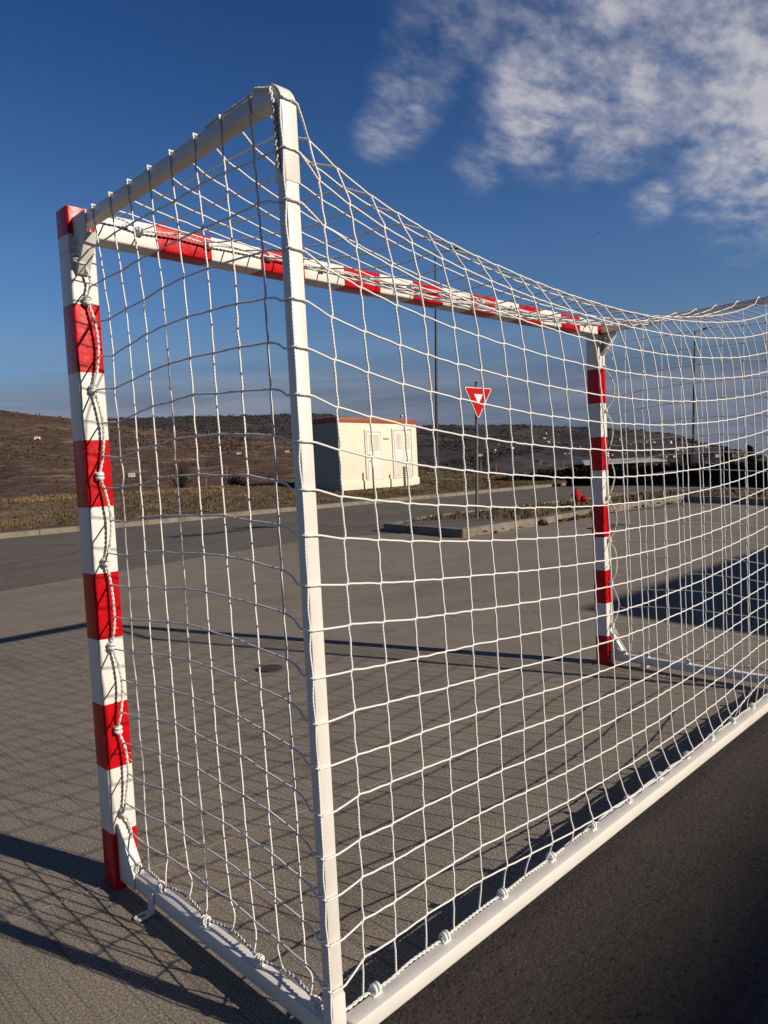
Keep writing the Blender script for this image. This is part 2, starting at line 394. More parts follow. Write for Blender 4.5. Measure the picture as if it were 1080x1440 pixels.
    side = blob(24, 6, 8, 60)
    thr2 = w.math('MULTIPLY_ADD', side, -.34, .52)
    mr2 = w.n('ShaderNodeMapRange', interpolation_type='SMOOTHSTEP'); w.l(w.math('SUBTRACT', s1, thr2), mr2.inputs['Value'])
    mr2.inputs['From Min'].default_value = -.12; mr2.inputs['From Max'].default_value = .16
    c = w.mix(w.math('MULTIPLY', mr2.outputs[0], band), c, w.ramp(s1, [(.36, (1.8, 2.35, 3.6)), (.66, (3.8, 4.25, 5.5))]))
    w.l(c, bg.inputs['Color'])
build_world()

# ------------------------------------------------------------------ ground, plaza, road
def grid_sheet(name, xs, ys, hfun, mat, kind='structure'):
    v = [(x, y, hfun(x, y)) for y in ys for x in xs]; nx = len(xs)
    f = [(j * nx + i, j * nx + i + 1, (j + 1) * nx + i + 1, (j + 1) * nx + i) for j in range(len(ys) - 1) for i in range(nx - 1)]
    o = mesh_obj(name, v, f, mat, smooth=True); tag(o, kind=kind); return o
KY = 17.55
def verge_h(x, y):
    t = y - (KY + 1.0)
    h = .13 + .66 * sstep(t, 0, 8.5) - 3.2 * sstep(t, 14, 60) + .10 * fbm(x * .25, y * .25) * sstep(t, 0.5, 4) + .035 * fbm(x * 1.3, y * 1.3, 3) * sstep(t, .2, 2)
    return h * (1 - .75 * sstep(x, 27, 46))
def ground_h(x, y):
    r = math.hypot(x, y)
    return -.06 - 9 * sstep(r, 70, 320) - 50 * sstep(r, 300, 6000)
# one sheet to the horizon (polar, so it stays fine close by)
rs = [0, 10, 20, 30, 45, 60, 80, 110, 150, 200, 280, 400, 600, 900, 1400, 2200, 3500, 5500, 9000]
gv = [(0, 0, -.06)]; gf = []; NA = 64
for r in rs[1:]:
    for k in range(NA):
        x, y = r * math.cos(2 * PI * k / NA), r * math.sin(2 * PI * k / NA); gv.append((x, y, ground_h(x, y)))
for k in range(NA): gf.append((0, 1 + k, 1 + (k + 1) % NA))
for i in range(len(rs) - 2):
    for k in range(NA):
        a, b = 1 + i * NA, 1 + (i + 1) * NA; gf.append((a + k, b + k, b + (k + 1) % NA, a + (k + 1) % NA))
tag(mesh_obj('ground', gv, gf, M['hill2'], smooth=True), kind='structure')
# concrete plaza: far edge is slightly skew to the goal
def sheet(name, poly, z, mat):
    return tag(mesh_obj(name, [(x, y, z) for x, y in poly], [tuple(range(len(poly)))], mat), kind='structure')
sheet('yard', [(-30, -17.4), (48, -17.4), (48, -1.0), (-30, -1.0)], -.004, M['yard'])
sheet('plaza', [(-30, -1.06), (48, -1.06), (48, 5), (17, 5), (9.2, 7.4), (8.2, 8.35), (5.6, 8.15), (3.9, 7.75), (1.9, 7.35), (-30, 2.0)], 0, M['concrete'])
sheet('road', [(-40, 0), (60, 0), (60, KY + .02), (-40, KY + .02)], -.008, M['asphalt'])
sheet('pavement', [(-40, KY + .26), (60, KY + .26), (60, KY + 1.1), (-40, KY + 1.1)], .118, M['asphalt'])
xs = np.concatenate([np.arange(-40, 0, 1.2), np.arange(0, 42, .4), np.arange(42, 80, 1.5)]); ys = np.concatenate([np.arange(KY + 1.0, 30, .35), np.arange(30, 95, 2.5)])
grid_sheet('verge', xs.tolist(), ys.tolist(), verge_h, M['soil'])
# saw-cut joint lines on the plaza
def strip(name, pts, w, z, mat):
    P = [Vector((*p, 0)) for p in pts]; v = []; f = []
    for i, p in enumerate(P):
        t = (P[min(i + 1, len(P) - 1)] - P[max(i - 1, 0)]).normalized(); n = Vector((-t.y, t.x, 0)) * w / 2
        v += [(p.x + n.x, p.y + n.y, z), (p.x - n.x, p.y - n.y, z)]
    for i in range(len(P) - 1): f.append((2 * i, 2 * i + 1, 2 * i + 3, 2 * i + 2))
    return tag(mesh_obj(name, v, f, mat), kind='structure')
jd = Vector((1.77, -.235)).normalized()
def joint(y0, w=.006):
    pts = []
    for i in range(0, 60):
        t = -6 + i * .5; pts.append((t * jd.x, y0 + t * jd.y + random.uniform(-.003, .003)))
    strip('pavement_joint', pts, w, .004, M['joint'])
joint(-.045); joint(3.9, .008); None
strip('painted_line', [(10.9, 2.62), (12.3, 2.56), (14.5, 2.52), (19, 2.45)], .10, .004, M['line'])
strip('painted_line', [(-5, 9.4), (2, 10.2), (7, 10.9), (13.8, 12.5), (20, 13.8)], .05, -.004, M['line'])
# flat dark irregular patch on the road
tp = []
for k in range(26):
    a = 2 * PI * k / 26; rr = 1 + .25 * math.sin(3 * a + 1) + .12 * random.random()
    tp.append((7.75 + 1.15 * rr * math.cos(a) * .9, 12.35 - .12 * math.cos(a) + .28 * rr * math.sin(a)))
sheet('dark_road_patch', tp, -.004, M['darkpatch'])

# kerbs: separate stones baked in one strip per kerb line, with joints
def kerb_run(name, pts, w, h, z0, label, step=1.0, jitter=.008):
    """pts: front line; stones laid to the LEFT of travel direction"""
    mb = MB(); P = [Vector(p) for p in pts]
    for a, b in zip(P[:-1], P[1:]):
        L = (b - a).length; n = max(1, round(L / step)); t = (b - a) / L; nn = Vector((-t.y, t.x))
        for k in range(n):
            s0, s1 = k * L / n + .006, (k + 1) * L / n - .006
            dz = random.uniform(-jitter, jitter); dn = random.uniform(-jitter, jitter)
            q = [a + t * s0 + nn * dn, a + t * s1 + nn * dn, a + t * s1 + nn * (w + dn), a + t * s0 + nn * (w + dn)]
            ch = .025
            top = [q[0] + nn * ch, q[1] + nn * ch, q[2], q[3]]
            v = [(p.x, p.y, z0) for p in q] + [(q[0].x, q[0].y, h + dz - ch), (q[1].x, q[1].y, h + dz - ch)] + [(p.x, p.y, h + dz) for p in top]
            f = [(0, 1, 5, 4), (4, 5, 7, 6), (6, 7, 8, 9), (1, 2, 8, 7, 5), (0, 4, 6, 9, 3), (2, 3, 9, 8)]
            mb.add(v, f)
    o = mb.build(name, M['kerb']); tag(o, label, 'kerb'); return o
tag(kerb_run('road_kerb', [(-38, KY - .35), (5, KY + .02), (34, KY - .1), (40, KY - .2)], .26, .125, -.05, None), kind='structure')

# planted traffic island with kerb
isl = [(8.85, 5.75), (11.0, 5.72), (14.5, 5.95), (18.6, 5.95), (16.2, 2.2), (14.5, -2.5), (20.5, -2.5), (20.9, 3.2), (22.2, 6.0), (21.0, 8.3), (16.9, 8.8), (11.5, 9.05), (9.5, 8.35)]
def island():
    root = empty('traffic_island', (9, 7, 0)); tag(root, 'raised kerbed traffic island with dry grass under the give way sign', 'traffic island')
    k = kerb_run('kerb_stones', isl + [isl[0]], .22, .145, -.05, None); k.parent = root; k.matrix_parent_inverse = Matrix.Translation((-9, -7, 0))
    for key in ('label', 'category'):
        if key in k: del k[key]
    inner = []
    n = len(isl)
    for i in range(n):
        p, a, b = Vector(isl[i]), Vector(isl[i - 1]), Vector(isl[(i + 1) % n])
        t1, t2 = (p - a).normalized(), (b - p).normalized(); nn = (Vector((-t1.y, t1.x)) + Vector((-t2.y, t2.x))).normalized()
        inner.append(p + nn * .2)
    bm = bmesh.new(); vs = [bm.verts.new((p.x - 9, p.y - 7, .115)) for p in inner]; fc = bm.faces.new(vs)
    bmesh.ops.triangulate(bm, faces=[fc]); me = bpy.data.meshes.new('planting_bed'); bm.to_mesh(me); bm.free()
    me.materials.append(M['soil']); link(bpy.data.objects.new('planting_bed', me), root)
    mb = MB(); mb.v = []
    mb.prism([(9.05, 6.0), (10.9, 5.98), (11.0, 7.2), (10.2, 8.1), (9.6, 8.1)], 2, .10, .138)
    o = mb.build('paved_nose', M['asphalt'], root); o.matrix_parent_inverse = Matrix.Translation((-9, -7, 0))
    return root
island()
def inside(x, y, poly):
    c = False
    for i in range(len(poly)):
        (x1, y1), (x2, y2) = poly[i - 1], poly[i]
        if (y1 > y) != (y2 > y) and x < (x2 - x1) * (y - y1) / (y2 - y1) + x1: c = not c
    return c

# ------------------------------------------------------------------ grass (stuff)
def tufts(name, pts, mat, hmin, hmax, nb, spread, wd=.012):
    V = []; F = []
    for (x, y, z) in pts:
        hh = random.uniform(hmin, hmax)
        for _ in range(nb):
            a = random.uniform(0, 2 * PI); d = random.uniform(0, spread); bx, by = x + d * math.cos(a), y + d * math.sin(a)
            h = hh * random.uniform(.5, 1.1); la = random.uniform(0, 2 * PI); le = h * random.uniform(.15, .9)
            w = wd * random.uniform(.6, 1.6); pa = random.uniform(0, PI); wx, wy = w * math.cos(pa), w * math.sin(pa)
            n = len(V); mx, my = bx + le * .35 * math.cos(la), by + le * .35 * math.sin(la)
            V += [(bx - wx, by - wy, z - .03), (bx + wx, by + wy, z - .03), (mx + wx * .7, my + wy * .7, z + h * .6), (mx - wx * .7, my - wy * .7, z + h * .6), (bx + le * math.cos(la), by + le * math.sin(la), z + h)]
            F += [(n, n + 1, n + 2, n + 3), (n + 3, n + 2, n + 4)]
    return mesh_obj(name, V, F, mat)
pts = []
while len(pts) < 15000:
    y = KY + 1.1 + abs(random.gauss(0, 1)) * 5.2 + max(0, .5 * fbm(random.random(), .1)); x = random.uniform(-8, 44)
    if y > 36: continue
    d = fbm(x * .35, y * .6, 5)
    if d < -.35 and random.random() < .85: continue
    pts.append((x, y, verge_h(x, y)))
o = tufts('verge_grass', pts, M['grass'], .015, .085, 5, .18, .02)
cr = []
while len(cr) < 3200:
    x = random.uniform(-8, 40); y = KY + 9.2 + random.gauss(0, 1.0) + 1.2 * fbm(x * .15, 2)
    if fbm(x * .3, y * .3, 8) > -.25: cr.append((x, y, verge_h(x, y)))
o2 = tufts('crest_grass', cr, M['straw'], .04, .14, 6, .16, .02); tag(o2, 'pale straw coloured tall grass along the crest of the verge', 'grass', kind='stuff')
tag(o, 'dry straw coloured grass covering the verge beyond the road', 'grass', kind='stuff')
pts = []
while len(pts) < 900:
    x, y = random.uniform(9.3, 22), random.uniform(-2, 9)
    if not inside(x, y, isl) or (x < 10.9 and y < 8) : continue
    if not inside(x - .2, y - .25, isl) or not inside(x + .2, y + .25, isl): continue
    pts.append((x, y, .115))
tag(tufts('island_grass', pts, M['grass'], .04, .13, 7, .10, .012), 'short dry grass and weeds growing on the traffic island', 'grass', kind='stuff')
pts = []
for k in range(26):
    x = random.choice([random.gauss(11.2, .12), random.uniform(12.4, 14.6), random.gauss(13.6, .2), random.uniform(9, 18)]); pts.append((x, 5.70 + .23 * sstep(x, 11, 14.5) - random.uniform(0.02, .07), 0))
tag(tufts('kerb_weeds', pts, M['weed'], .05, .20, 8, .07, .012), 'weeds growing along the foot of the island kerb', 'weeds', kind='stuff')
mb = MB()
for k in range(170):
    x = random.choice([random.gauss(13.3, .5), random.gauss(12.3, .25), random.uniform(9, 18.4)]); y = 5.66 + .23 * sstep(x, 11, 14.5) - abs(random.gauss(0, .10)); s = random.uniform(.03, .075)
    Mx = Matrix.Translation((x, y, .02 + random.random() * .05)) @ Matrix.Rotation(random.uniform(0, 6), 4, 'Z') @ Matrix.Rotation(random.uniform(-.9, .9), 4, 'X')
    mb.add([Mx @ Vector(p) for p in ((-s, 0, 0), (0, -s * .5, s * .2), (s, 0, 0), (0, s * .5, s * .25))], [(0, 1, 2, 3)])
tag(mb.build('dead_leaves', M['leaf']), 'brown dead leaves blown against the island kerb', 'leaves', kind='stuff')

# ------------------------------------------------------------------ hills (polar slopes seen from the goal)
def interp(tab, a):
    tab = sorted(tab)
    if a <= tab[0][0]: return tab[0][1]
    for (a0, e0), (a1, e1) in zip(tab[:-1], tab[1:]):
        if a <= a1:
            t = (a - a0) / (a1 - a0); t = t * t * (3 - 2 * t) * .5 + t * .5; return e0 + (e1 - e0) * t
    return tab[-1][1]
NEAR = [(110, 5.0), (95, 5.5), (80.5, 5.74), (76.6, 5.68), (72.5, 5.43), (69.8, 5.06), (65.1, 4.25), (63.1, 3.95), (58, 3.55), (50, 2.9), (46, 1.9), (42.2, .45), (38.9, -.5), (36.2, -.95), (32.9, -1.3), (29.3, -1.5), (20, -1.9), (-10, -2.2)]
FAR = [(110, 4.3), (80.6, 4.4), (72.5, 4.4), (68, 4.6), (64.6, 4.72), (58, 4.72), (50, 4.6), (46, 3.9), (42.2, 3.3), (36, 3.0), (29.1, 2.42), (26, 2.05), (24.1, 1.72), (20.8, .62), (19, .1), (17.2, -.45), (12, -.9), (0, -1.2), (-20, -1.2)]
def hill_point(tab, r0, r1, e0, az, s, seed, amp):
    eR = interp(tab, az)
    r = r0 * (r1 / r0) ** s
    q = s ** .85
    e = e0 + (eR - e0) * q
    a = math.radians(az)
    x, y = CP.x + r * math.cos(a), CP.y + r * math.sin(a)
    z = CP.z + r * math.tan(math.radians(e))
    z += amp * r * .012 * fbm(x / (r1 * .07), y / (r1 * .07), seed, 5) * (1 - s ** 6) * sstep(s, 0, .15)
    z += amp * r * .0016 * fbm(x / (r1 * .012), y / (r1 * .012), seed + 3, 4)
    return (x, y, z)
def hill(name, tab, r0, r1, e0, az0, az1, na, ns, seed, amp, mat):
    v = []; f = []
    for j in range(ns + 6):
        for i in range(na + 1):
            az = az0 + (az1 - az0) * i / na
            if j <= ns: v.append(hill_point(tab, r0, r1, e0, az, j / ns, seed, amp))
            else:
                x, y, z = hill_point(tab, r0, r1, e0, az, 1, seed, amp); k = (j - ns) / 5; a = math.radians(az); rr = r1 * .35 * k
                v.append((x + rr * math.cos(a), y + rr * math.sin(a), z - (abs(z) * .6 + 25) * k * k))
    n = na + 1
    f = [(j * n + i, j * n + i + 1, (j + 1) * n + i + 1, (j + 1) * n + i) for j in range(ns + 5) for i in range(na)]
    return tag(mesh_obj(name, v, f, mat, smooth=True), kind='structure')
NP = (NEAR, 75, 560, -2.3); FP = (FAR, 420, 1700, -1.9)
hill('hill', NEAR, 75, 560, -2.3, 5, 105, 260, 90, 1.0, 1.0, M['hill'])
hill('hill', FAR, 420, 1700, -1.9, -12, 105, 280, 80, 9.0, .9, M['hill2'])

def clump_field(name, spots, mat, seed, flat=.7):
    """many irregular twiggy clumps made of small faces, one mesh"""
    V = []; F = []; rr = random.Random(seed)
    for (x, y, z, s) in spots:
        nf = 13
        for k in range(nf):
            a = rr.uniform(0, 2 * PI); rad = s * math.sqrt(rr.random()) * .8; hh = s * flat * rr.random() ** .8 * (1.25 - rad / s)
            cx, cy, cz = x + rad * math.cos(a), y + rad * math.sin(a), z + hh; q = s * rr.uniform(.14, .34)
            n = len(V); t1 = Vector((rr.gauss(0, 1), rr.gauss(0, 1), rr.gauss(0, 1))).normalized(); t2 = t1.cross(Vector((rr.gauss(0, 1), rr.gauss(0, 1), rr.gauss(0, 1)))).normalized()
            for (c1, c2) in ((-1, -.4), (.2, -.9), (1, .3), (-.1, 1)):
                p = t1 * c1 * q + t2 * c2 * q; V.append((cx + p.x, cy + p.y, cz + p.z))
            F.append((n, n + 1, n + 2, n + 3))
    return mesh_obj(name, V, F, mat)
spots = []
while len(spots) < 9000:
    az = random.uniform(36, 82); s = random.random() ** .9
    p = hill_point(*NP, az, s, 1.0, 1.0)
    d = fbm(p[0] * .012, p[1] * .012, 20)
    if d < .08 and random.random() < .93: continue
    spots.append((p[0], p[1], p[2] - .1, math.hypot(p[0], p[1]) * random.uniform(.0016, .0048)))
tag(clump_field('hillside_brush', spots, M['bush'], 3, .6), 'leafless brown brush scattered over the near hillside', 'brush', kind='stuff')
spots = []
while len(spots) < 7500:
    az = random.uniform(14, 72); s = random.uniform(.08, 1)
    ridge = s > .62 and az > 40
    d = fbm(az * .25, s * 9, 31)
    if not ridge and d < .12: continue
    p = hill_point(*FP, az, s, 9.0, .9); spots.append((*p, random.uniform(2.2, 4.6) * (.5 + .7 * s)))
for k in range(700):
    az = random.uniform(22, 73); p = hill_point(*FP, az, random.uniform(.985, 1.0), 9.0, .9); spots.append((p[0], p[1], p[2] - 1, random.uniform(2.5, 5)))
tag(clump_field('far_woodland', spots, M['tree'], 5, .9), 'dark leafless woodland covering the far ridge', 'woodland', kind='stuff')

# houses of the hillside villages
def house_mesh(name, w, d, h, rh, wall, roof):
    mb = MB()
    mb.box((-w / 2, -d / 2, -2), (w / 2, d / 2, h), 0)
    e = .4
    mb.add([(-w / 2 - e, -d / 2 - e, h - .1), (w / 2 + e, -d / 2 - e, h - .1), (w / 2 + e, d / 2 + e, h - .1), (-w / 2 - e, d / 2 + e, h - .1), (-w / 2 - e, 0, h + rh), (w / 2 + e, 0, h + rh)],
           [(0, 1, 5, 4), (2, 3, 4, 5), (0, 4, 3), (1, 2, 5), (0, 3, 2, 1)], 1)
    for k in (-1, 1):
        mb.box((k * w * .25 - .7, -d / 2 - .04, h * .35), (k * w * .25 + .7, -d / 2, h * .7), 2)
    o = mb.build(name, [M[wall], M[roof], M['glass']]); return o
protos = [('wallw', 'roofr'), ('wallw', 'roofd'), ('wallg', 'roofr'), ('wallw', 'tent')]
base = []
for wl, rf in protos:
    o = house_mesh('hillside_house', 11, 8, 4.2, 2.6, wl, rf); base.append(o)
spots = []
def ps(az, s, k, near=False):
    spots.append((az, s, k, near))
for az, s in ((70.3, .72), (66.2, .74), (67.0, .70), (52.5, .66), (50.9, .70), (56.2, .66), (58.0, .64), (48.9, .64)): ps(az, s, random.choice((0, 1)), True)
for az, s in ((60.9, .34), (60.2, .33), (66.0, .36), (64.1, .35)): ps(az, s, random.choice((0, 3)), True)
for k in range(46): ps(random.uniform(24, 38.5), min(.97, max(.3, random.gauss(.62, .12))), random.choice((0, 0, 1, 2, 3)))
for k in range(84): ps(random.uniform(16.5, 28), random.uniform(.2, .9), random.choice((0, 1, 1, 2, 3)))
for k in range(12): ps(random.uniform(38, 42), random.uniform(.1, .25), random.choice((0, 2)))
used = set()
for az, s, k, near in spots:
    src = base[k]
    if k not in used: o = src; used.add(k)
    else: o = src.copy(); COL.objects.link(o)
    p = hill_point(*NP, az, s, 1.0, 1.0) if near else hill_point(*FP, az, s, 9.0, .9)
    sc = random.uniform(.10, .17) * (.6 + s) if near else random.uniform(.20, .46)
    o.location = (p[0], p[1], p[2] + .5 * sc); o.scale = (sc,) * 3; o.rotation_euler = (0, 0, math.radians(az - 90) + random.uniform(-.7, .7))
    if near: tag(o, 'tiny pale house alone on the brown brush hillside at left', 'house', 'houses scattered over the near brown hillside')
    else:
        tag(o, ['tiny white house with red roof in the far hillside village', 'tiny white house with dark roof in the far hillside village', 'tiny grey house with red roof in the far hillside village', 'tiny house with pale metal roof in the far hillside village'][k], 'house', ['red roofed white village houses', 'dark roofed white village houses', 'grey village houses', 'pale roofed village houses'][k])
for k, o in enumerate(base):
    if k not in used: bpy.data.objects.remove(o)

# ------------------------------------------------------------------ transformer kiosk building
LEAN = Matrix.Rotation(math.radians(2.2), 4, Vector((.705, .709, 0)))
def lean(o, rz=0.0): o.rotation_euler = (LEAN @ Matrix.Rotation(rz, 4, 'Z')).to_euler()
def kiosk():
    bx0, by0, W, D, z0, z1 = 0, 0, 6.15, 2.6, -.35, 2.78
    root = empty('transformer_building', (20.45, 21.95, .74), math.radians(6.5)); root.scale = (.955, .955, .97)
    tag(root, 'small flat roofed cream utility building with white doors on the grass verge', 'building')
    mb = MB(); mb.box((0, 0, z0), (W, D, z1)); w = mb.build('wall', [M['cream']], root, bevel=.015)
    mb = MB(); mb.box((-.02, .004, z0), (-.002, D, z1)); mb.build('side_wall', M['cream_shaded'], root)  # thin slab over the end wall, its shade painted into the colour
    mb = MB(); mb.box((-.025, -.03, z1), (W + .025, D + .02, z1 + .25)); rf = mb.build('roof', M['fascia'], root, bevel=.02)
    mb = MB(); mb.tube([(5.45, .4, z1 + .27), (5.45, .4, z1 + .42)], .05, 8); mb.ball((5.45, .4, z1 + .45), .09); mb.build('roof_vent', M['steel'], rf)
    mb = MB(); mb.box((-.03, -.05, z0), (W + .03, 0, .06)); mb.build('plinth', M['cream'], root, bevel=.01)
    def leaf(x0, x1, zb, zt, louv, parent):
        mb = MB(); mb.box((x0, -.075, zb), (x1, -.045, zt)); dr = mb.build('door', M['doorwhite'], parent, bevel=.006)
        for (a, b) in louv:
            mb = MB(); mb.box((x0 + .12, -.080, a), (x1 - .12, -.0755, b))
            n = int((b - a) / .06)
            for i in range(n):
                zc = a + (i + .5) * (b - a) / n
                mb.add([(x0 + .13, -.081, zc - .02), (x1 - .13, -.081, zc - .02), (x1 - .13, -.105, zc + .016), (x0 + .13, -.105, zc + .016)], [(0, 1, 2, 3)])
            mb.build('louver', M['louver'], dr)
        return dr
    # single door
    mb = MB()
    for (a, b) in (((1.85, -.07, .02), (1.95, -.002, 2.46)), ((3.05, -.07, .02), (3.15, -.002, 2.46)), ((1.95, -.07, 2.36), (3.05, -.002, 2.46))): mb.box(a, b)
    mb.build('door_frame', M['doorwhite'], root, bevel=.005)
    d = leaf(1.97, 3.03, .06, 2.34, [(1.45, 2.24)], root)
    mb = MB(); mb.box((2.04, -.095, 1.18), (2.12, -.0765, 1.30)); mb.build('lock_plate', M['steel'], d)
    mb = MB(); mb.tube([(2.05, -.10, .98), (2.05, -.13, .98), (2.16, -.13, .98)], .014, 8); mb.build('handle', M['steel'], d)
    # double louvred door
    mb = MB()
    for (a, b) in (((4.0, -.07, .1), (4.1, -.002, 2.55)), ((5.55, -.07, .1), (5.65, -.002, 2.55)), ((4.1, -.07, 2.45), (5.55, -.002, 2.55)), ((4.1, -.07, .1), (5.55, -.002, .18))): mb.box(a, b)
    mb.build('door_frame', M['doorwhite'], root, bevel=.005)
    leaf(4.12, 4.82, .20, 2.43, [(1.52, 2.32), (.27, 1.0)], root); leaf(4.84, 5.53, .20, 2.43, [(1.52, 2.32), (.27, 1.0)], root)
    # faded stencilled inscription (illegible at this distance in the photograph)
    mb = MB(); x = 3.30
    for wd in (.05, .035, .06, .03, .05, .06, .05):
        mb.box((x, -.004, 1.98 + random.uniform(0, .01)), (x + wd, -.0015, 2.07)); x += wd + .018
    mb.build('inscription', M['plank'], root)
    # short marker posts in front
    return root
kiosk()
for i, (x, lab) in enumerate(((22.15, 'short grey stake left of the single door of the cream building'), (24.2, 'short grey stake between the two doors of the cream building'))):
    y = 21.6; mb = MB(); mb.box((-.045, -.045, -.2), (.045, .045, 1.0)); mb.box((-.055, -.055, 1.0), (.055, .055, 1.03))
    o = mb.build('marker_stake', M['plank'], bevel=.008, loc=(x, y, verge_h(x, y) + .05)); tag(o, lab, 'stake', 'stakes in front of the cream building')

# ------------------------------------------------------------------ give-way sign
def sign():
    x, y = 11.05, 7.14
    root = empty('give_way_sign', (x, y, .13), math.radians(-11.5)); lean(root, math.radians(-11.5)); tag(root, 'red triangular give way sign on a thin grey pole on the traffic island', 'road sign')
    mb = MB(); mb.tube([(0, 0, -.1), (0, 0, 2.80)], .033, 14); p = mb.build('pole', M['pole'], root, autosmooth=40)
    mb = MB(); mb.lathe([(.036, 2.80), (.036, 2.82), (.02, 2.83)], 14); mb.build('pole_cap', M['black'], p)
    S = .76; H = S * .866; zt = 2.71
    def tri(s, off, y0, y1, rad, mb, cz):
        cen = Vector((0, cz)); pts = []
        hh = s * .866
        for (px, pz) in ((-s / 2, hh / 3), (0, -2 * hh / 3), (s / 2, hh / 3)):
            c = Vector((px, pz)); base_a = math.atan2(pz, px); q = c * (1 - 2 * rad / c.length)
            for k in range(-3, 4):
                a = base_a + k * math.radians(20); pts.append((q.x + rad * math.cos(a), cz + q.y + rad * math.sin(a)))
        mb.prism(pts, 1, y0, y1)
    cz = zt - H / 3
    mb = MB(); tri(S, 0, -.055, -.038, .03, mb, cz); pl = mb.build('sign_plate', M['black'], root)
    mb = MB(); tri(S - .012, 0, -.058, -.0555, .028, mb, cz); mb.build('white_border', M['signwhite'], pl)
    mb = MB(); tri(S - .062, 0, -.0605, -.0585, .018, mb, cz); mb.build('red_field', M['signred'], pl)
    mb = MB(); tri(.235, 0, -.063, -.061, .006, mb, cz + .012); mb.build('white_triangle', M['signwhite'], pl)
    for z in (zt - .12, zt - .36):
        mb = MB(); mb.box((-.05, -.037, z - .015), (.05, .036, z + .015)); mb.build('clamp', M['steel'], root, bevel=.004)
sign()

# ------------------------------------------------------------------ hydrant
def hydrant():
    root = empty('fire_hydrant', (15.75, 7.55, .04), math.radians(35)); tag(root, 'red fire hydrant with side caps and pointed bonnet on the traffic island', 'fire hydrant')
    mb = MB(); mb.lathe([(.115, -.1), (.115, .02), (.085, .03), (.085, .10), (.12, .115), (.12, .135), (.092, .145), (.092, .26), (.125, .27), (.125, .30), (.11, .305)], 20); mb.build('barrel', M['hydrant'], root, autosmooth=40)
    mb = MB(); mb.lathe([(.15, .302), (.13, .33), (.085, .39), (.05, .43), (.045, .44)], 20); mb.lathe([(.028, .44), (.028, .50)], 5); mb.build('bonnet', M['hydrant'], root, autosmooth=40)
    for nm, ax, sg, L in (('outlet_cap', 0, 1, .23), ('outlet_cap', 0, -1, .23), ('pumper_cap', 1, -1, .25)):
        r = .072 if nm == 'outlet_cap' else .095
        prof = [(r * .75, .05), (r * .75, L * .62), (r, L * .64), (r, L * .92), (r * .8, L), (.02, L), (.02, L + .035)]
        prof = [(a, sg * b) for a, b in prof]
        mb = MB(); mb.lathe(prof, 16, (0, 0, .205), 0, ax); c = mb.build(nm, M['hydrant'], root, autosmooth=40)
        cap = MB(); cap.lathe([(r * .8, sg * (L + .001)), (r * .55, sg * (L + .012))], 16, (0, 0, .205), 0, ax)
        cap.build('cap_face', M['black'], c, autosmooth=40)
hydrant()

# ------------------------------------------------------------------ lamp posts
def lamp(x, y, z, H, az, label, mat):
    root = empty('street_lamp', (x, y, z), az); lean(root, az); tag(root, label, 'street lamp')
    mb = MB(); mb.tube([(0, 0, -.3), (0, 0, .9)], .10, 12); mb.tube([(0, 0, .9), (0, 0, H)], [.085, .05], 12); p = mb.build('pole', mat, root, autosmooth=40)
    mb = MB(); mb.box((-.11, -.004, .3), (.11, -.104, .8)); mb.build('access_door', mat, p)
    mb = MB(); mb.tube(catmull([(0, 0, H), (.06, 0, H + .10), (.30, 0, H + .19), (.75, 0, H + .32)], 4), .035, 10); mb.build('arm', mat, root, autosmooth=40)
    mb = MB(); Mx = Matrix.Translation((.75, 0, H + .33)) @ Matrix.Rotation(-.28, 4, 'Y'); mb.box((-.05, -.13, -.06), (.55, .13, .05), 0, Mx); h = mb.build('lamp_head', M['black'], root, bevel=.03)
    mb = MB(); mb.box((.02, -.10, -.075), (.48, .10, -.062), 0, Mx); mb.build('lens', M['glass'], h)
def at(u, v, D):
    d = Vector((-b_[0], -b_[1], -b_[2])) + Vector(r_) * ((u - 540) / 1023.34) + Vector(u_) * ((720 - v) / 1023.34); return CP + d * D
pA = at(614.5, 680, 37); pB = at(614.5, 361, 37)
lamp(pA.x, pA.y, verge_h(pA.x, pA.y), pB.z - verge_h(pA.x, pA.y) - .1, math.radians(-30), 'tall street lamp behind the white goal crossbar, right of the cream building', M['darkpole'])
pA = at(974, 655, 52); pB = at(977.5, 468, 52)
lamp(pA.x, pA.y, -.1, pB.z, math.radians(-35), 'tall black street lamp at far right beyond the dark hedge', M['black'])

# ------------------------------------------------------------------ right background: hedge, shed roof, blue box, dark trees
def leafy(name, boxes, mat, seed, n, q0, q1, parent=None):
    rr = random.Random(seed); V = []; F = []
    for _ in range(n):
        a, b = boxes[rr.randrange(len(boxes))]
        c = [a[i] + (b[i] - a[i]) * rr.random() for i in range(3)]; q = rr.uniform(q0, q1)
        t1 = Vector((rr.gauss(0, 1), rr.gauss(0, 1), rr.gauss(0, 1))).normalized(); t2 = t1.cross(Vector((rr.gauss(0, 1), rr.gauss(0, 1), rr.gauss(0, 1)))).normalized(); k = len(V)
        for (c1, c2) in ((-1, -.3), (.1, -.7), (1, .2), (-.1, .8)):
            p = t1 * c1 * q + t2 * c2 * q; V.append((c[0] + p.x, c[1] + p.y, c[2] + p.z))
        F.append((k, k + 1, k + 2, k + 3))
    return mesh_obj(name, V, F, mat, parent)
def ong(u, v, z=0):
    d = Vector((-b_[0], -b_[1], -b_[2])) + Vector(r_) * ((u - 540) / 1023.34) + Vector(u_) * ((720 - v) / 1023.34); return CP + d * ((z - CP.z) / d.z)
hp = [ong(800, 683), ong(880, 681), ong(960, 680), ong(1085, 683), ong(1180, 690)]
boxes = []
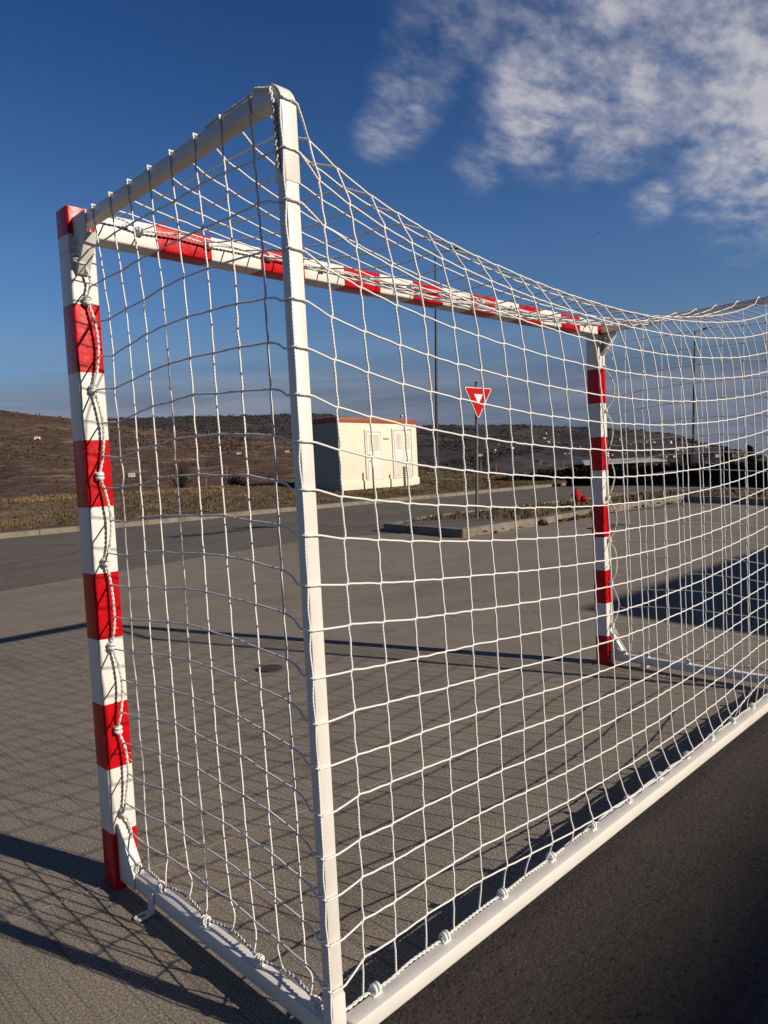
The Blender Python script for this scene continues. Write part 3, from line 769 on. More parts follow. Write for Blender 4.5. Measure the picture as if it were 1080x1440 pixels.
for a, b in zip(hp[:-1], hp[1:]):
    n = max(2, int((b - a).length / .6))
    for i in range(n):
        p = a.lerp(b, (i + .5) / n); k = .36; h = .80 + .10 * fbm(p.x * .5, p.y * .5)
        boxes.append(((p.x - k, p.y - k, 0), (p.x + k, p.y + k, h)))
root = empty('clipped_hedge', (hp[2].x, hp[2].y, 0)); tag(root, 'long low black green hedge in shade along the far side of the road', 'hedge')
f_ = leafy('foliage', boxes, M['hedge'], 4, 9000, .06, .16, root); f_.matrix_parent_inverse = Matrix.Translation((-hp[2].x, -hp[2].y, 0))
mb = MB()
for a, b in boxes: mb.box((a[0] + .06, a[1] + .06, 0), (b[0] - .06, b[1] - .06, b[2] - .12))
c_ = mb.build('stems', M['hedge'], root); c_.matrix_parent_inverse = Matrix.Translation((-hp[2].x, -hp[2].y, 0))
# low thorn hedge behind the kerb left of it
a = at(640, 678, 40); b = at(828, 672, 44); bl = []
for i in range(26):
    p = a.lerp(b, i / 25); bl.append(((p.x - .7, p.y - .7, -.6), (p.x + .7, p.y + .7, .12 + .55 * sstep(i / 25, .1, 1) + .25 * random.random())))
o = leafy('thorn_hedge', bl, M['hedge'], 8, 5200, .08, .22); tag(o, 'dark tangled scrub hedge on the verge behind the fire hydrant', 'hedge')
# open shed with pale roof beyond
def shed():
    p0, p1 = at(822, 650, 62), at(938, 650, 62)
    L = (p1 - p0).length; a = math.atan2(p1.y - p0.y, p1.x - p0.x)
    zt = at(880, 644.5, 62).z
    root = empty('open_shed', (p0.x, p0.y, zt - 2.75), a); tag(root, 'long open shed with pale metal roof beyond the dark hedge', 'shed')
    mb = MB(); mb.add([(0, 0, 2.45), (L, 0, 2.45), (L - .6, 3, 2.75), (.6, 3, 2.75), (0, 6, 2.45), (L, 6, 2.45), (0, 0, 2.33), (L, 0, 2.33)], [(0, 1, 2, 3), (3, 2, 5, 4), (0, 3, 4), (1, 5, 2), (6, 7, 1, 0)]); mb.build('roof', M['tent'], root)
    mb = MB(); mb.box((.3, 4.6, -3), (L - .3, 4.8, 2.4)); mb.build('back_wall', M['black'], root)
    for i in range(5):
        mb = MB(); mb.box((.3 + i * (L - .75) / 4, .2, -3), (.45 + i * (L - .75) / 4, .35, 2.42)); mb.build('post', M['black'], root)
shed()
pb = at(972.5, 660, 36)
mb = MB(); mb.box((-.27, -.25, -.5), (.27, .25, 1.30)); o = mb.build('utility_cabinet', M['blue'], bevel=.02, loc=(pb.x, pb.y, -.02)); o.rotation_euler = (0, 0, -.5)
tag(o, 'dark blue steel cabinet behind the hedge at the far right', 'cabinet')
def conifer(u, v0, v1, D, lean, label):
    p = at(u, v0, D); H = (at(u, v1, D) - p).length
    root = empty('dark_conifer', p); tag(root, label, 'tree')
    mb = MB(); mb.tube([(0, 0, -2), (lean * .3, 0, H * .5), (lean, 0, H)], [.2, .14, .03], 8); mb.build('trunk', M['bush'], root)
    bx = []
    for i in range(14):
        t = i / 14; w = (.22 + .9 * (1 - t) ** .8) * H * .22; bx.append(((lean * t - w, -w, H * t - .3), (lean * t + w, w, H * (t + .1))))
    leafy('crown', bx, M['hedge'], int(u), 2200, H * .03, H * .075, root)
conifer(1026, 664, 629, 70, -1.0, 'dark leaning conifer at far right of the hedge, the nearer to the black lamp')
conifer(1058, 666, 628, 66, -.8, 'dark conifer at the right edge of the photo beyond the hedge')
# red roofed house down the road and thin utility poles
p = at(788, 664, 120)
def redhouse():
    root = empty('red_roofed_house', (p.x, p.y, p.z - 1.2), math.radians(-20)); tag(root, 'low pale house with red roof just left of the far goal post', 'house')
    mb = MB(); mb.box((-2, -1.5, -2), (2, 1.5, 1.1)); mb.build('wall', M['wallw'], root)
    mb = MB(); mb.add([(-2.3, -1.8, 1.05), (2.3, -1.8, 1.05), (2.3, 1.8, 1.05), (-2.3, 1.8, 1.05), (-1.4, 0, 1.95), (1.4, 0, 1.95)], [(0, 1, 5, 4), (2, 3, 4, 5), (0, 4, 3), (1, 2, 5), (0, 3, 2, 1)]); mb.build('roof', M['roofr'], root)
    for k in (-1.2, 0, 1.2):
        mb = MB(); mb.box((k - .3, -1.54, .1), (k + .3, -1.505, .8)); mb.build('window', M['glass'], root)
redhouse()
for (u, v0, v1, D, lab) in ((676, 672, 647, 60, 'thin wooden utility pole right of the give way sign pole'), (697, 672, 652, 75, 'short thin utility pole behind the goal net, second from the sign'), (791, 668, 648, 80, 'thin utility pole beside the low red roofed house'), (290, 700, 671, 38, 'short pale stake standing in the dry grass left of the rear upright'), (319, 690, 657, 60, 'thin bare pole on the brown slope left of the rear upright')):
    a = at(u, v0, D); b = at(u, v1, D); mb = MB(); mb.tube([(0, 0, -1), (0, 0, (b - a).length)], [D * .0012 + .01, D * .0009 + .01], 8)
    o = mb.build('wooden_pole', M['plank'], loc=a, autosmooth=50); lean(o); tag(o, lab, 'pole')
# big bare bush on the verge crest
def bare_bush(u, v0, v1, D, w, label, seed):
    rr = random.Random(seed); p = at(u, v0, D); H = (at(u, v1, D) - p).length
    root = empty('bare_bush', p); tag(root, label, 'bush')
    mb = MB()
    for k in range(70):
        a = rr.uniform(0, 2 * PI); q = rr.random() ** .6 * w; h = H * rr.uniform(.5, 1.05) * (1 - .35 * (q / w) ** 2)
        x1, y1 = q * math.cos(a), q * math.sin(a); pts = [(x1 * .12, y1 * .12, -.3), (x1 * .5 + rr.gauss(0, .05), y1 * .5, h * .45), (x1, y1, h)]
        mb.tube(pts, [.022, .014, .006], 4)
        for j in range(5):
            t = rr.uniform(.3, .95); bx, by, bz = x1 * (t * .9), y1 * t * .9, h * t; l = H * rr.uniform(.12, .3); aa = rr.uniform(0, 2 * PI)
            mb.tube([(bx, by, bz), (bx + l * .5 * math.cos(aa), by + l * .5 * math.sin(aa), bz + l)], [.009, .004], 3)
    mb.build('branches', M['bush'], root)
bare_bush(258, 694, 643, 34, .75, 'reddish brown leafless bush on the crest of the dry grass verge', 5)
bare_bush(330, 690, 668, 36, .8, 'low leafless shrub on the verge between the bush and the rear upright', 6)

# ground fittings
mb = MB(); mb.lathe([(.082, .001), (.082, .008), (.07, .010), (.02, .006)], 24); o = mb.build('drain_cover', M['rust'], loc=(1.72, 1.60, .001), autosmooth=30); tag(o, 'small round dark drain cover on the concrete inside the goal shadow', 'drain cover')
mb = MB()
for i in range(7): mb.box((-.42, -.17 + i * .05, .001), (.42, -.17 + i * .05 + .03, .012))
mb.box((-.46, -.21, .001), (.46, -.175, .014)); mb.box((-.46, .175, .001), (.46, .21, .014)); mb.box((-.46, -.175, .001), (-.425, .175, .014)); mb.box((.425, -.175, .001), (.46, .175, .014))
o = mb.build('drain_grate', M['rust'], loc=(11.25, 4.25, .002)); tag(o, 'rusty rectangular drain grate on the concrete right of the far goal post', 'drain grate')

# hall added unseen behind the camera; roof and wing shaped to throw the shadows
def hall():
    root = empty('added_shadow_hall', (8, -18.5, 0)); tag(root, 'flat roofed hall added out of view behind the camera to throw the shade at right and lower right', 'building')
    sh = (-8, 18.5)
    prof = [(-14, 0), (44, 0), (44, 7.66), (9.25, 7.63), (3.5, 7.61), (-14, 7.57)]
    mb = MB(); mb.prism([(x + sh[0], z) for x, z in prof], 1, -9 + .0, 1.0); mb.build('wall', M['cream'], root)
    wing = [(6.2, 0), (44, 0), (44, 4.27), (7.25, 4.23), (6.2, 3.1)]  # added wing, its slant shaped for the shadow beyond the far post
    mb = MB(); mb.prism([(x + sh[0], z) for x, z in wing], 1, 1.003, 10.5); mb.build('shadow_wing', M['cream'], root)
    for i in range(9):
        x = -12 + i * 6 + sh[0]
        for z in (1.2, 4.6):
            mb = MB(); mb.box((x, 1.002, z), (x + 1.6, 1.03, z + 1.7)); fr = mb.build('window', M['doorwhite'], root)
            mb = MB(); mb.box((x + .08, 1.031, z + .08), (x + 1.52, 1.036, z + 1.62)); mb.build('pane', M['glass'], fr)
hall()

# birds
for (u, v, D, lab, s) in ((252, 132, 70, 'tiny dark bird high in the sky above the left goal post', .12), (841, 327, 90, 'tiny dark bird in the blue sky above the sagging net', .2)):
    p = at(u, v, D); mb = MB(); mb.tube([(-s, 0, 0), (-s * .4, 0, 0), (s * .4, 0, .02 * s), (s * .9, 0, 0)], [.02 * s, .16 * s, .16 * s, .03 * s], 8)
    mb.add([(-s * .3, 0, 0), (s * .35, 0, 0), (s * .1, s * .9, s * .3), (-s * .5, s * 1.7, s * .1)], [(0, 1, 2, 3)]); mb.add([(-s * .3, 0, 0), (s * .35, 0, 0), (s * .1, -s * .9, s * .3), (-s * .5, -s * 1.7, s * .1)], [(3, 2, 1, 0)])
    o = mb.build('bird', M['black'], loc=p); o.rotation_euler = (0, 0, .8); tag(o, lab, 'bird')

# ------------------------------------------------------------------ THE GOAL
goal = empty('handball_goal', (0, 0, -.025)); tag(goal, 'red and white striped handball goal with white net and tubular rear frame', 'goal')
def rrect(x0, y0, x1, y1, r, n=3):
    out = []
    for (cx, cy, a0) in ((x1 - r, y1 - r, 0), (x0 + r, y1 - r, 90), (x0 + r, y0 + r, 180), (x1 - r, y0 + r, 270)):
        for k in range(n + 1):
            a = math.radians(a0 + 90 * k / n); out.append((cx + r * math.cos(a), cy + r * math.sin(a)))
    return out
def banded(name, rect, levels, mats_idx, parent, axis, scale_red=.0004):
    """rounded square profile swept along an axis with colour bands; red bands sit a hair proud, like tape"""
    V = []; F = []; FM = []
    x0, y0, x1, y1 = rect; N = None
    for i, (a, b) in enumerate(zip(levels[:-1], levels[1:])):
        m = mats_idx[i]; g = scale_red if m == 1 else 0
        pr = rrect(x0 - g, y0 - g, x1 + g, y1 + g, .0065)
        N = len(pr); n = len(V)
        for t in (a + (.0006 if m == 2 else 0), b - (.0006 if m == 2 else 0)):
            for p in pr:
                q = [p[0], p[1]]; q.insert(axis, t); V.append(tuple(q))
        flip = (axis == 1)
        for k in range(N):
            q = (n + k, n + (k + 1) % N, n + N + (k + 1) % N, n + N + k); F.append(q[::-1] if flip else q); FM.append(min(m, 1))
        c0 = tuple(range(n, n + N)); c1 = tuple(range(n + N, n + 2 * N))
        F.append(c0 if flip else c0[::-1]); F.append(c1[::-1] if flip else c1); FM += [min(m, 1)] * 2
    o = mesh_obj(name, V, F, [M['white'], M['red']], parent, fm=FM)
    bm = bmesh.new(); bm.from_mesh(o.data); bmesh.ops.recalc_face_normals(bm, faces=bm.faces); bm.to_mesh(o.data); bm.free()
    o.data.polygons.foreach_set('use_smooth', np.ones(len(o.data.polygons), dtype=bool)); o.data.set_sharp_from_angle(angle=math.radians(40))
    return o
lev = [.037, .2, .4, .6, .8, 1.0, 1.2, 1.4, 1.6, 1.8, 1.952, 1.9532, 2.0, 2.08]
mi = [1, 0, 1, 0, 1, 0, 1, 0, 1, 0, 0, 0, 1]
# the seam at 1.952 is a 1.2 mm recess
for X0 in (-.08, 3.0):
    banded('post', (X0, -.08, X0 + .08, 0), lev[:10] + [1.9515], mi[:10], goal, 2)
    banded('corner_block', (X0 - .0003, -.0803, X0 + .0803, .0003), [1.953, 2.0, 2.08], [0, 1], goal, 2)
    mb = MB(); mb.prism(rrect(X0 - .003, -.083, X0 + .083, .003, .008), 2, 0.025, .0375); mb.build('foot', M['red'], goal, bevel=.002)
banded('crossbar', (-.08, 2.0, 0, 2.08), [0.0005 + .2 * i if i == 0 else (.2 * i if i < 15 else 2.9995) for i in range(16)], [i % 2 for i in range(15)], goal, 0)

XL0, XL1 = -.062, -.028; YR = -1.079; TW = .030
def mirror_x(pts): return [(3.0 - p[0], p[1], p[2]) for p in pts]
class MBX(MB):
    def __init__(s, mir): super().__init__(); s.mir = mir
    def build(s, *a, **k):
        if s.mir:
            s.v = [(3.0 - p[0], p[1], p[2]) for p in s.v]; s.f = [tuple(reversed(f)) for f in s.f]
        return super().build(*a, **k)
for mir in (False, True):
    mb = MBX(mir); mb.box((XL0, YR, .012), (XL1, YR + TW, 1.985)); mb.build('rear_upright', M['white'], goal, bevel=.0045)
    mb = MBX(mir); mb.box((XL0, -1.02, 2.009), (XL1, -.0815, 2.043)); mb.build('top_arm', M['white'], goal, bevel=.0045)
    # elbow sleeve: profile swept round the bend
    mb = MBX(mir); g = .0022; path = []
    zc, yc, ro = 2.045 - .05, YR - g + .05, .05
    outer = [(YR - g, 1.845)] + [(yc - ro * math.cos(a), zc + ro * math.sin(a)) for a in np.linspace(0, PI / 2, 9)] + [(-.985, 2.045)]
    inner = [(-.985, 2.007), (YR + TW + .02, 2.007), (YR + TW + g + .004, 2.001), (YR + TW + g, 1.985), (YR + TW + g, 1.845)]
    mb.prism(outer + inner, 0, XL0 - g, XL1 + g); mb.build('elbow', M['white'], goal, bevel=.004)
    mb = MBX(mir); mb.box((XL0 - .002, YR - .0025, .026), (XL1 + .002, YR + TW + .002, .165)); mb.build('base_sleeve', M['white'], goal, bevel=.004)
    mb = MBX(mir); mb.box((XL0 + .001, -1.0445, .053), (XL1 + .002, -.0815, .097)); mb.build('side_bar', M['white'], goal, bevel=.005)
    mb = MBX(mir); mb.prism([(-.0805, 2.047), (-.0805, 1.885), (-.092, 1.885), (-.165, 1.985), (-.17, 2.047)], 0, -.0655, -.0625); mb.prism([(-.0805, 1.885), (-.092, 1.885), (-.165, 1.985), (-.162, 1.988), (-.0805, 1.892)], 0, -.0625, -.030); mb.build('top_gusset', M['white'], goal, bevel=.0008)
    mb = MBX(mir); mb.prism([(-.0805, .052), (-.0805, .230), (-.094, .230), (-.175, .099), (-.175, .052)], 0, -.0655, -.0618); mb.prism([(-.0805, .10), (-.0805, .220), (-.0845, .227), (-.170, .0975), (-.160, .0975)], 0, -.0618, -.030); mb.build('base_gusset', M['white'], goal, bevel=.0008)
    mb = MBX(mir); mb.lathe([(.008, -.0004), (.008, .004), (.004, .005)], 12, (-.04, 0, 0)); 
    mb.v = [(x, -.099 - (z * .5 + y * .5) , .192 + y) for x, y, z in mb.v]; mb.build('bolt', M['steel'], goal)
    mb = MBX(mir)
    # anchor lug: bent tab with a slotted foot
    yl = -.275; mb.box((-.0665, yl - .018, .027), (-.0620, yl + .018, .090))
    n = 10; oc = [(-.064, yl - .018), (-.064, yl + .018)]; oc = []
    for k in range(n + 1): a = math.radians(90 + 180 * k / n); oc.append((-.098 + .018 * math.cos(a), yl + .018 * math.sin(a)))
    oc += [(-.0668, yl - .018), (-.0668, yl + .018)]
    ic = []
    for k in range(n // 2 + 1): a = math.radians(90 + 180 * k / (n // 2)); ic.append((-.102 + .006 * math.cos(a), yl + .006 * math.sin(a)))
    for k in range(n // 2 + 1): a = math.radians(-90 + 180 * k / (n // 2)); ic.append((-.086 + .006 * math.cos(a), yl + .006 * math.sin(a)))
    bm = bmesh.new()
    for z in (.0265, .0305):
        a_ = [bm.verts.new((x, y, z)) for x, y in oc]; b2 = [bm.verts.new((x, y, z)) for x, y in ic]
        es = [bm.edges.new((q[i], q[(i + 1) % len(q)])) for q in (a_, b2) for i in range(len(q))]
        bmesh.ops.triangle_fill(bm, use_beauty=True, edges=es)
        if z < .028: la, lb = a_, b2
    for q0, q1 in ((la, a_), (lb, b2)):
        for i in range(len(q0)): bm.faces.new((q0[i], q0[(i + 1) % len(q0)], q1[(i + 1) % len(q0)], q1[i]))
    bmesh.ops.recalc_face_normals(bm, faces=bm.faces); bm.verts.index_update()
    mb.add([tuple(v.co) for v in bm.verts], [tuple(v.index for v in f.verts) for f in bm.faces]); bm.free()
    mb.build('anchor_lug', M['white'], goal)
mb = MB(); mb.box((XL1 + .0025, -1.105, .061), (3.0 - XL1 - .0025, -1.062, .101)); mb.build('rear_bar', M['white'], goal, bevel=.005)
# crossbar end screws
for x in (.095, 2.905):
    mb = MB(); mb.lathe([(.010, .0803), (.010, .083), (.006, .084)], 12, (0, 0, 0), 0, 1); mb.v = [(a + x, -b, c + 2.052) for a, b, c in mb.v]; mb.build('screw', M['steel'], goal)

# net hooks (shared mesh): local x = rope direction, z = out of the surface
def hook_mesh():
    mb = MB(); mb.box((-.013, -.009, -.001), (.013, .009, .003))
    for xx in (-.006, .006):
        arc = [(xx * .9, .0095 * math.cos(a), .011 + .0095 * math.sin(a)) for a in np.linspace(-1.1, PI + .6, 12)]
        mb.tube(arc, .0036, 8)
    mb.box((-.010, -.006, .002), (.010, .006, .008))
    return mb
hk = hook_mesh()
hook_me = None
hooks = []
def place_hook(loc, xdir, zdir):
    global hook_me
    x = Vector(xdir); z = Vector(zdir); y = z.cross(x)
    mat = Matrix(((x.x, y.x, z.x, loc[0]), (x.y, y.y, z.y, loc[1]), (x.z, y.z, z.z, loc[2]), (0, 0, 0, 1)))
    if hook_me is None:
        o = hk.build('net_hook', M['plastic'], goal, autosmooth=50); hook_me = o.data
    else:
        o = bpy.data.objects.new('net_hook', hook_me); link(o, goal)
    o.matrix_local = mat; hooks.append(Vector(loc))
rear_x = [.070 + .2405 * i for i in range(13)]
for x in rear_x: place_hook((x, -1.070, .1015), (1, 0, 0), (0, 0, 1))
side_y = [-.165, -.305, -.545, -.785, -1.000]
for X in (-.045, 3.045):
    for y in side_y: place_hook((X, y, .0975), (0, 1, 0), (0, 0, 1))
post_z = [.262, .520, .778, 1.035, 1.292, 1.55, 1.808]
for X in (-.043, 3.043):
    for z in post_z: place_hook((X, -.081, z), (0, 0, 1), (0, -1, 0))
bar_x = [.14 + .2473 * i for i in range(12)]
for x in bar_x: place_hook((x, -.081, 2.046), (1, 0, 0), (0, -1, 0))

# ---- lacing rope paths
def rope_through(anchor, bow, jit=.004, per=10):
    """anchor: list of points; bow(t)->offset at mid of each bay"""
    out = []
    for i in range(len(anchor) - 1):
        a, b = np.array(anchor[i]), np.array(anchor[i + 1]); k = bow(i)
        for t in (0, .22, .5, .78):
            s = 4 * t * (1 - t); out.append(a + (b - a) * t + np.array(k) * s + (rng.normal(0, jit, 3) if 0 < t else 0))
    out.append(np.array(anchor[-1])); return np.array(out)
def rnd(a, b): return random.uniform(a, b)
ZT = 2.046
lp_anchor = [(-.040, -.105, .15)] + [(-.043, -.094, z) for z in post_z] + [(-.050, -.10, 1.93), (-.052, -.115, 2.055)]
ropes = {}
ropes['L'] = rope_through(lp_anchor, lambda i: (rnd(.010, .022) if i else .01, -rnd(.004, .012), 0), .0025)
ropes['R'] = rope_through([(3.0 - p[0], p[1], p[2]) for p in lp_anchor], lambda i: (rnd(.010, .03) if i else 0, -rnd(.025, .045), 0), .0025)
ropes['C'] = rope_through([(.02, -.105, 2.062)] + [(x, -.094, 2.046) for x in bar_x] + [(2.98, -.105, 2.062)], lambda i: (0, -rnd(.002, .006), rnd(-.006, .006)), .0018)
ropes['B'] = rope_through([(-.02, -1.062, .107)] + [(x, -1.065, .1045) for x in rear_x] + [(3.02, -1.062, .107)], lambda i: (0, rnd(.001, .003), -rnd(-.001, .001)), .0015)
ropes['SL'] = rope_through([(-.042, -.115, .119)] + [(-.043, y, .1105) for y in side_y] + [(-.035, -1.045, .112)], lambda i: (rnd(.008, .016), 0, rnd(.004, .011)), .0015)
ropes['SR'] = rope_through([(3.042, -.115, .119)] + [(3.043, y, .1105) for y in side_y] + [(3.035, -1.045, .112)], lambda i: (-rnd(.018, .03), 0, rnd(.012, .03)), .002)
def on_path(P, axis, val):
    """point of a rope path where coordinate axis == val"""
    a = P[:, axis]; i = np.argsort(a); a = a[i]; Q = P[i]
    return np.array([np.interp(val, a, Q[:, c]) for c in range(3)])
ropes = {k: catmull(v, 4) for k, v in ropes.items()}

# ---- net: rope-like mass/constraint relaxation
NX, NY, NZ = 30, 9, 20
xl, xr, yb, zt, zb = -.066, 3.066, -1.084, 2.047, .106
ids = {}; pos = []; pin = []
def node(key, p=None, fixed=False):
    if key not in ids: ids[key] = len(pos); pos.append(list(p)); pin.append(fixed)
    return ids[key]
post_off = rng.normal(0, .004, (2, NZ + 1))
zk = [zb + (zt - zb) * k / NZ for k in range(NZ + 1)]
def yj(j): return -.108 + (yb + .108) * j / NY
for k in range(NZ + 1):
    for i in range(NX + 1):
        x = xl + (xr - xl) * i / NX; z = zk[k]
        if i in (0, NX):
            z = .088 + (2.003 - .088) * k / NZ; node(('B', i, k), (x, yb, z + (post_off[0 if i == 0 else 1][k] if 0 < k < NZ else 0)), True)
        elif k == 0:
            xb = min(max(x, 0.0), 3.0); q = on_path(ropes['B'], 0, xb); node(('B', i, k), (xb, q[1], q[2]), True)
        else: node(('B', i, k), (x, yb, z - .02), False)
for sd, X, key in ((0, xl, 'L'), (NX, xr, 'R')):
    for j in range(NY):
        for k in range(NZ + 1):
            z = zk[k]
            if k == NZ: node((key, j, k), (X, yj(j), zt), True)
            elif j == 0:
                q = on_path(ropes[key], 2, max(z - .016 * min(1, (NZ - k) / 5) * min(1, k / 3), .16)) ; node((key, j, k), q, True)
            elif k == 0:
                q = on_path(ropes['S' + key], 1, yj(j)); node((key, j, k), q, True)
            else: node((key, j, k), (X + (.012 if key == 'L' else -.012), yj(j), z), False)
    for k in range(NZ + 1): ids[(key, NY, k)] = ids[('B', sd, k)]
for i in range(NX + 1):
    for j in range(NY + 1):
        if j == NY: ids[('T', i, j)] = ids[('B', i, NZ)]
        elif i == 0: ids[('T', i, j)] = ids[('L', j, NZ)]
        elif i == NX: ids[('T', i, j)] = ids[('R', j, NZ)]
        else:
            x = xl + (xr - xl) * i / NX
            if j == 0: q = on_path(ropes['C'], 0, min(max(x, .03), 2.97)); node(('T', i, j), q, True)
            else: node(('T', i, j), (x, yj(j), zt - .05), False)
RX, RZ, RY, RT, RZS = .1046, .0880, .1088, .10306, .0955
def rx(k): return .10274 if k <= 9 else .10274 - .00701 * ((k - 9) / 11) ** .6
def rxt(j): return (.102, .102, .102, .102, .103, .104, .105, .103, .099, .096)[j]
cons = []
def con(a, b, L, grp): cons.append((ids[a], ids[b], L, grp))
for k in range(NZ + 1):
    for i in range(NX): con(('B', i, k), ('B', i + 1, k), rx(k), 0 + i % 2)
for i in range(NX + 1):
    for k in range(NZ): con(('B', i, k), ('B', i, k + 1), RZ, 2 + k % 2)
for key in 'LR':
    for k in range(NZ + 1):
        for j in range(NY): con((key, j, k), (key, j + 1, k), RY, 4 + j % 2)
    for j in range(NY):
        for k in range(NZ): con((key, j, k), (key, j, k + 1), RZS, 6 + k % 2)
for j in range(1, NY):
    for i in range(NX): con(('T', i, j), ('T', i + 1, j), rxt(j), 8 + i % 2)
for i in range(1, NX):
    for j in range(NY): con(('T', i, j), ('T', i, j + 1), RT, 10 + j % 2)
P = np.array(pos, float); W = np.array([0.0 if f else 1.0 for f in pin]); prev = P.copy()
groups = []
for g in range(12):
    cg = [c for c in cons if c[3] == g]
    groups.append((np.array([c[0] for c in cg]), np.array([c[1] for c in cg]), np.array([c[2] for c in cg]) * rng.normal(1, .006, len(cg))))
for it in range(350):
    vel = (P - prev) * .97; prev = P.copy()
    P = P + (vel + np.array([0, 0, -.00022])) * W[:, None]
    for rep in range(4):
        for a, b, L in groups:
            d = P[b] - P[a]; l = np.linalg.norm(d, axis=1) + 1e-9
            wa, wb = W[a], W[b]; ws = wa + wb; ws[ws == 0] = 1
            # cords cannot stretch; pushed together they resist only a little
            s = np.where(l > L, (l - L) / l, np.where(l < .8 * L, .12 * (l - .8 * L) / l, 0)) / ws
            P[a] += d * (s * wa)[:, None]; P[b] -= d * (s * wb)[:, None]
for key, sg in (('L', 1), ('R', -1)):
    for j in range(1, NY):
        for k in range(1, NZ):
            q = P[ids[(key, j, k)]]; arch = .040 * min(1, (NZ - k) / 4) * min(1, k / 4) * (1 - ((j - 4.7) / 4.6) ** 2)
            q[2] = .088 + (2.003 - .088) * k / NZ + (.047 if k == NZ else .047 * max(0, (k - 16) / 4)) * (1 - j / 9) + arch + rng.normal(0, .0025); q[1] = yj(j) + .35 * (q[1] - yj(j))
        for k in range(1, NZ): P[ids[(key, j, k)]][0] += sg * .011 * min(1, (NZ - k) / 3) * min(1, j / 2)
NETP = P
# ---- cords
CR = .0024
net = MB()
def cord_line(keys, L, inserts=None, kinkdir=None, wild=1.0):
    pts = []
    n = len(keys)
    for i in range(n):
        a = NETP[ids[keys[i]]]; pts.append(a)
        if i < n - 1:
            b = NETP[ids[keys[i + 1]]]; d = np.linalg.norm(b - a)
            ins = inserts(i, a, b) if inserts else None
            if ins is not None: pts += ins; continue
            sl = max(0.0, .975 * L - d); sag = min(.010, math.sqrt(3 * d * sl / 8)) * wild
            v = (b - a) / (d + 1e-9); dn = np.array([0, 0, -1.0]); pr = dn - v * (dn @ v)
            if abs(v[2]) > .8: pr = np.array([rng.normal(0, .6), rng.normal(.0, .6), 0]); pr = pr - v * (pr @ v); pr /= (np.linalg.norm(pr) + 1e-9)
            # the woven crossings kink each mesh side a little
            kink = rng.normal(0, .0006, 3)
            pts.append(a + (b - a) * .35 + pr * sag * .9 + kink); pts.append(a + (b - a) * .68 + pr * sag * .85 + rng.normal(0, .0006, 3))
    # knotless crossings: the cord steps a little sideways at every node
    if kinkdir is not None:
        out = []; nd = {tuple(NETP[ids[q]]) for q in keys}
        for a_, q in enumerate(pts):
            if tuple(q) in nd and 0 < a_ < len(pts) - 1:
                t = pts[a_ + 1] - pts[a_ - 1]; t = t / (np.linalg.norm(t) + 1e-9); w_ = np.array(kinkdir)
                out += [q - t * .007 + w_, q + t * .007 - w_]
            else: out.append(q)
        pts = out
    net.tube(catmull(pts, 2), CR, 6)
    return pts
def wrap_corner(i, a, b):
    # rows pass round the rear upright: keep the cord on its faces
    if i == 0: return [np.array([-.050, yb + .0008, a[2] - .001]), np.array([-.027, yb + .0006, a[2] - .003])]
    if i == NX - 1: return [np.array([3.027, yb + .0006, b[2] - .003]), np.array([3.050, yb + .0008, b[2] - .001])]
    return None
for k in range(1, NZ + 1): cord_line([('B', i, k) for i in range(NX + 1)], rx(k), wrap_corner, (0, 0, -.0012))
for i in range(1, NX): cord_line([('B', i, k) for k in range(NZ + 1)], RZ, None, (-.0028, 0, 0))
for key in 'LR':
    for k in range(1, NZ): cord_line([(key, j, k) for j in range(NY + 1)], RY, lambda i, a, b: [a + (b - a) * .4, np.array([b[0] + (.0012 if b[0] < 0 else -.0012), -1.046, b[2] + .001])] if i == NY - 1 else None)
    for j in range(1, NY): cord_line([(key, j, k) for k in range(NZ + 1)], RZ, None, (0, .0018, 0))
def wrap_arm(i, a, b):
    if i == 0: return [np.array([-.058, a[1], 2.0455]), np.array([-.030, a[1], 2.0455])]
    if i == NX - 1: return [np.array([3.030, a[1], 2.0455]), np.array([3.058, a[1], 2.0455])]
    return None
for j in range(1, NY): cord_line([('T', i, j) for i in range(NX + 1)], rxt(j), wrap_arm)
for i in range(1, NX): cord_line([('T', i, j) for j in range(NY + 1)], RT)
# edge columns down the rear uprights hang a little loose
for sd, X, sg in ((0, xl, 1), (NX, xr, -1)):
    pts = []
    for k in range(NZ, -1, -1):
        a = NETP[ids[('B', sd, k)]]; pts.append(a + np.array([sg * .0022, .006, 0]))
        if k > 0: pts.append(a + np.array([-sg * rnd(.0005, .0015), rnd(.001, .008), -.049 + rnd(-.01, .01)]))
    net.tube(catmull(pts, 3), CR, 6)
# little woven crossings
for key, q in list(ids.items()):
    if key[0] in 'BT' or key[0] in 'LR':
        if pin[q]: continue
        net.ball(NETP[q], .0036, 0, 1)
net_o = net.build('net', M['cord'], goal, smooth=True, uv=True)
# ---- ropes as twisted strands
rope = MB()
def twist(P, r=.0032, off=.0031, pitch=.030, strands=2):
    P = np.asarray(P); seg = np.linalg.norm(np.diff(P, axis=0), axis=1); s = np.concatenate([[0], np.cumsum(seg)]); L = s[-1]
    n = int(L / .0045); t = np.linspace(0, L, n); Q = np.stack([np.interp(t, s, P[:, c]) for c in range(3)], 1)
    T = np.gradient(Q, axis=0); T /= np.linalg.norm(T, axis=1)[:, None] + 1e-9
    up = np.array([.3, .2, 1.0]) if abs(T[0][2]) < .8 else np.array([1.0, .3, .1])
    A = np.cross(T, up); A /= np.linalg.norm(A, axis=1)[:, None] + 1e-9; B = np.cross(T, A)
    for k in range(strands):
        ph = 2 * PI * (t / pitch + k / strands)
        rope.tube(Q + off * (np.cos(ph)[:, None] * A + np.sin(ph)[:, None] * B), r, 5)
for k, v in ropes.items(): twist(v, *((.0025, .0024) if k in 'LR' else (.0024, .0022)))
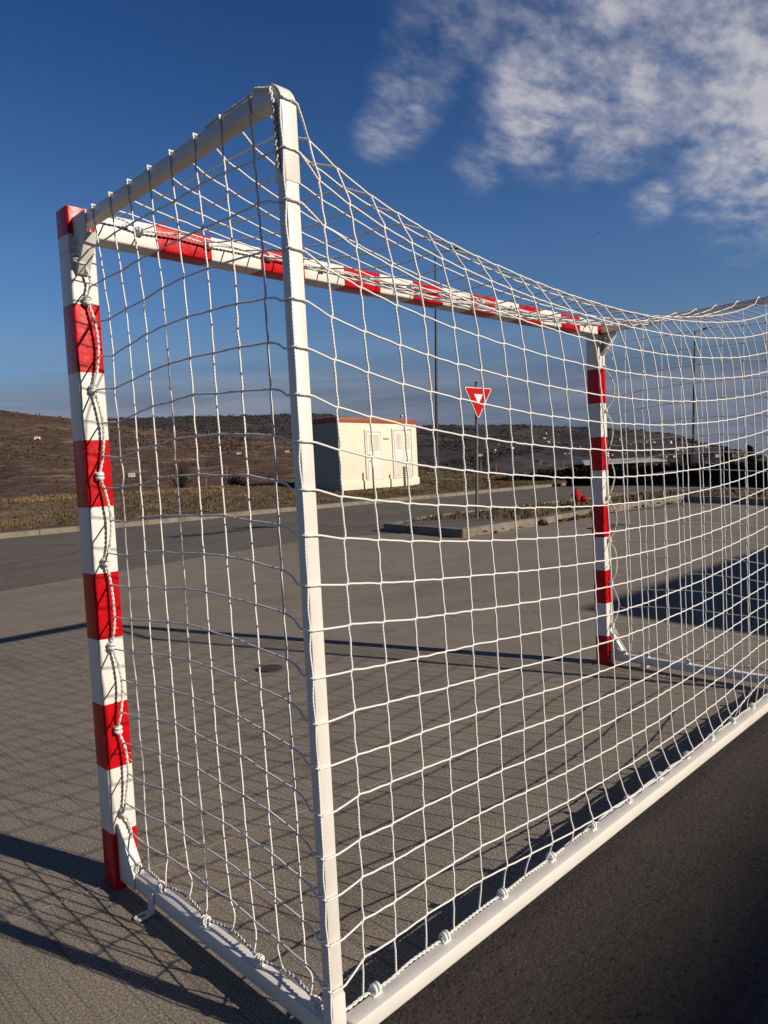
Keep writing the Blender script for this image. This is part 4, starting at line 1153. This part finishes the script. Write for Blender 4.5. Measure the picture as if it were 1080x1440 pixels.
# knots over every hook
for h in hooks:
    best = None
    for v in ropes.values():
        d = np.linalg.norm(v - np.array(h), axis=1); i = int(d.argmin())
        if best is None or d[i] < best[0]: best = (d[i], v, i)
    v, i = best[1], best[2]; c = v[i]; t = v[min(i + 1, len(v) - 1)] - v[max(i - 1, 0)]; t = t / (np.linalg.norm(t) + 1e-9)
    up = np.array([.2, .3, 1.0]) if abs(t[2]) < .8 else np.array([1.0, .2, .1]); a = np.cross(t, up); a /= np.linalg.norm(a); b = np.cross(t, a)
    for o_ in (-.008, .002, .009):
        R_ = rnd(.0065, .0088); q = rnd(-.35, .35)
        lp = [c + t * (o_ + q * R_ * math.cos(p)) + R_ * (math.cos(p) * a + math.sin(p) * b) for p in np.linspace(0, 2 * PI, 13)]
        rope.tube(lp, .0031, 6)
# spare end wound on the left top arm, and frayed tails
w = [(-.058, -.80, 2.046), (-.055, -.86, 2.051), (-.05, -.92, 2.053), (-.052, -.97, 2.053), (-.064, -1.0, 2.048), (-.0675, -1.03, 2.036), (-.068, -1.052, 2.028)]
twist(catmull(w, 6), .0026, .0026, .02, 3)
twist(catmull([(-.0695, -1.052, 2.030), (-.0690, -1.062, 1.99), (-.0685, -1.064, 1.90), (-.0680, -1.068, 1.862)], 5), .0026, .0024)
for _ in range(9):
    y = rnd(-.95, -.81); rope.tube(catmull([(-.05, y, 2.050), (-.045, y - .01, 2.056 + rnd(0, .004)), (-.05, y - .03, 2.058)], 4), .0016, 4)
for v in (ropes['L'], ropes['R']):
    for _ in range(26):
        c = v[rng.integers(2, len(v) - 2)]; d = rng.normal(0, .008, 3); rope.tube([c, c + d * .6, c + d + np.array([0, 0, -.004])], .0009, 3)
# wrapped lashing at both top gussets
for sx in (-.058, 3.058):
    for q in range(5):
        z = 1.92 + q * .012; rope.tube([(sx + .02 * math.cos(a), -.098 + .014 * math.sin(a), z + .01 * math.sin(a + q)) for a in np.linspace(0, 2 * PI, 12)], .0026, 5)
rope_o = rope.build('lacing_rope', M['rope'], net_o, smooth=True, uv=True)

# ------------------------------------------------------------------ render settings
scene.view_settings.view_transform = 'Standard'; scene.view_settings.look = 'None'; scene.view_settings.exposure = 0; scene.view_settings.gamma = 1
scene.render.engine = 'CYCLES'
scene.cycles.max_bounces = 6
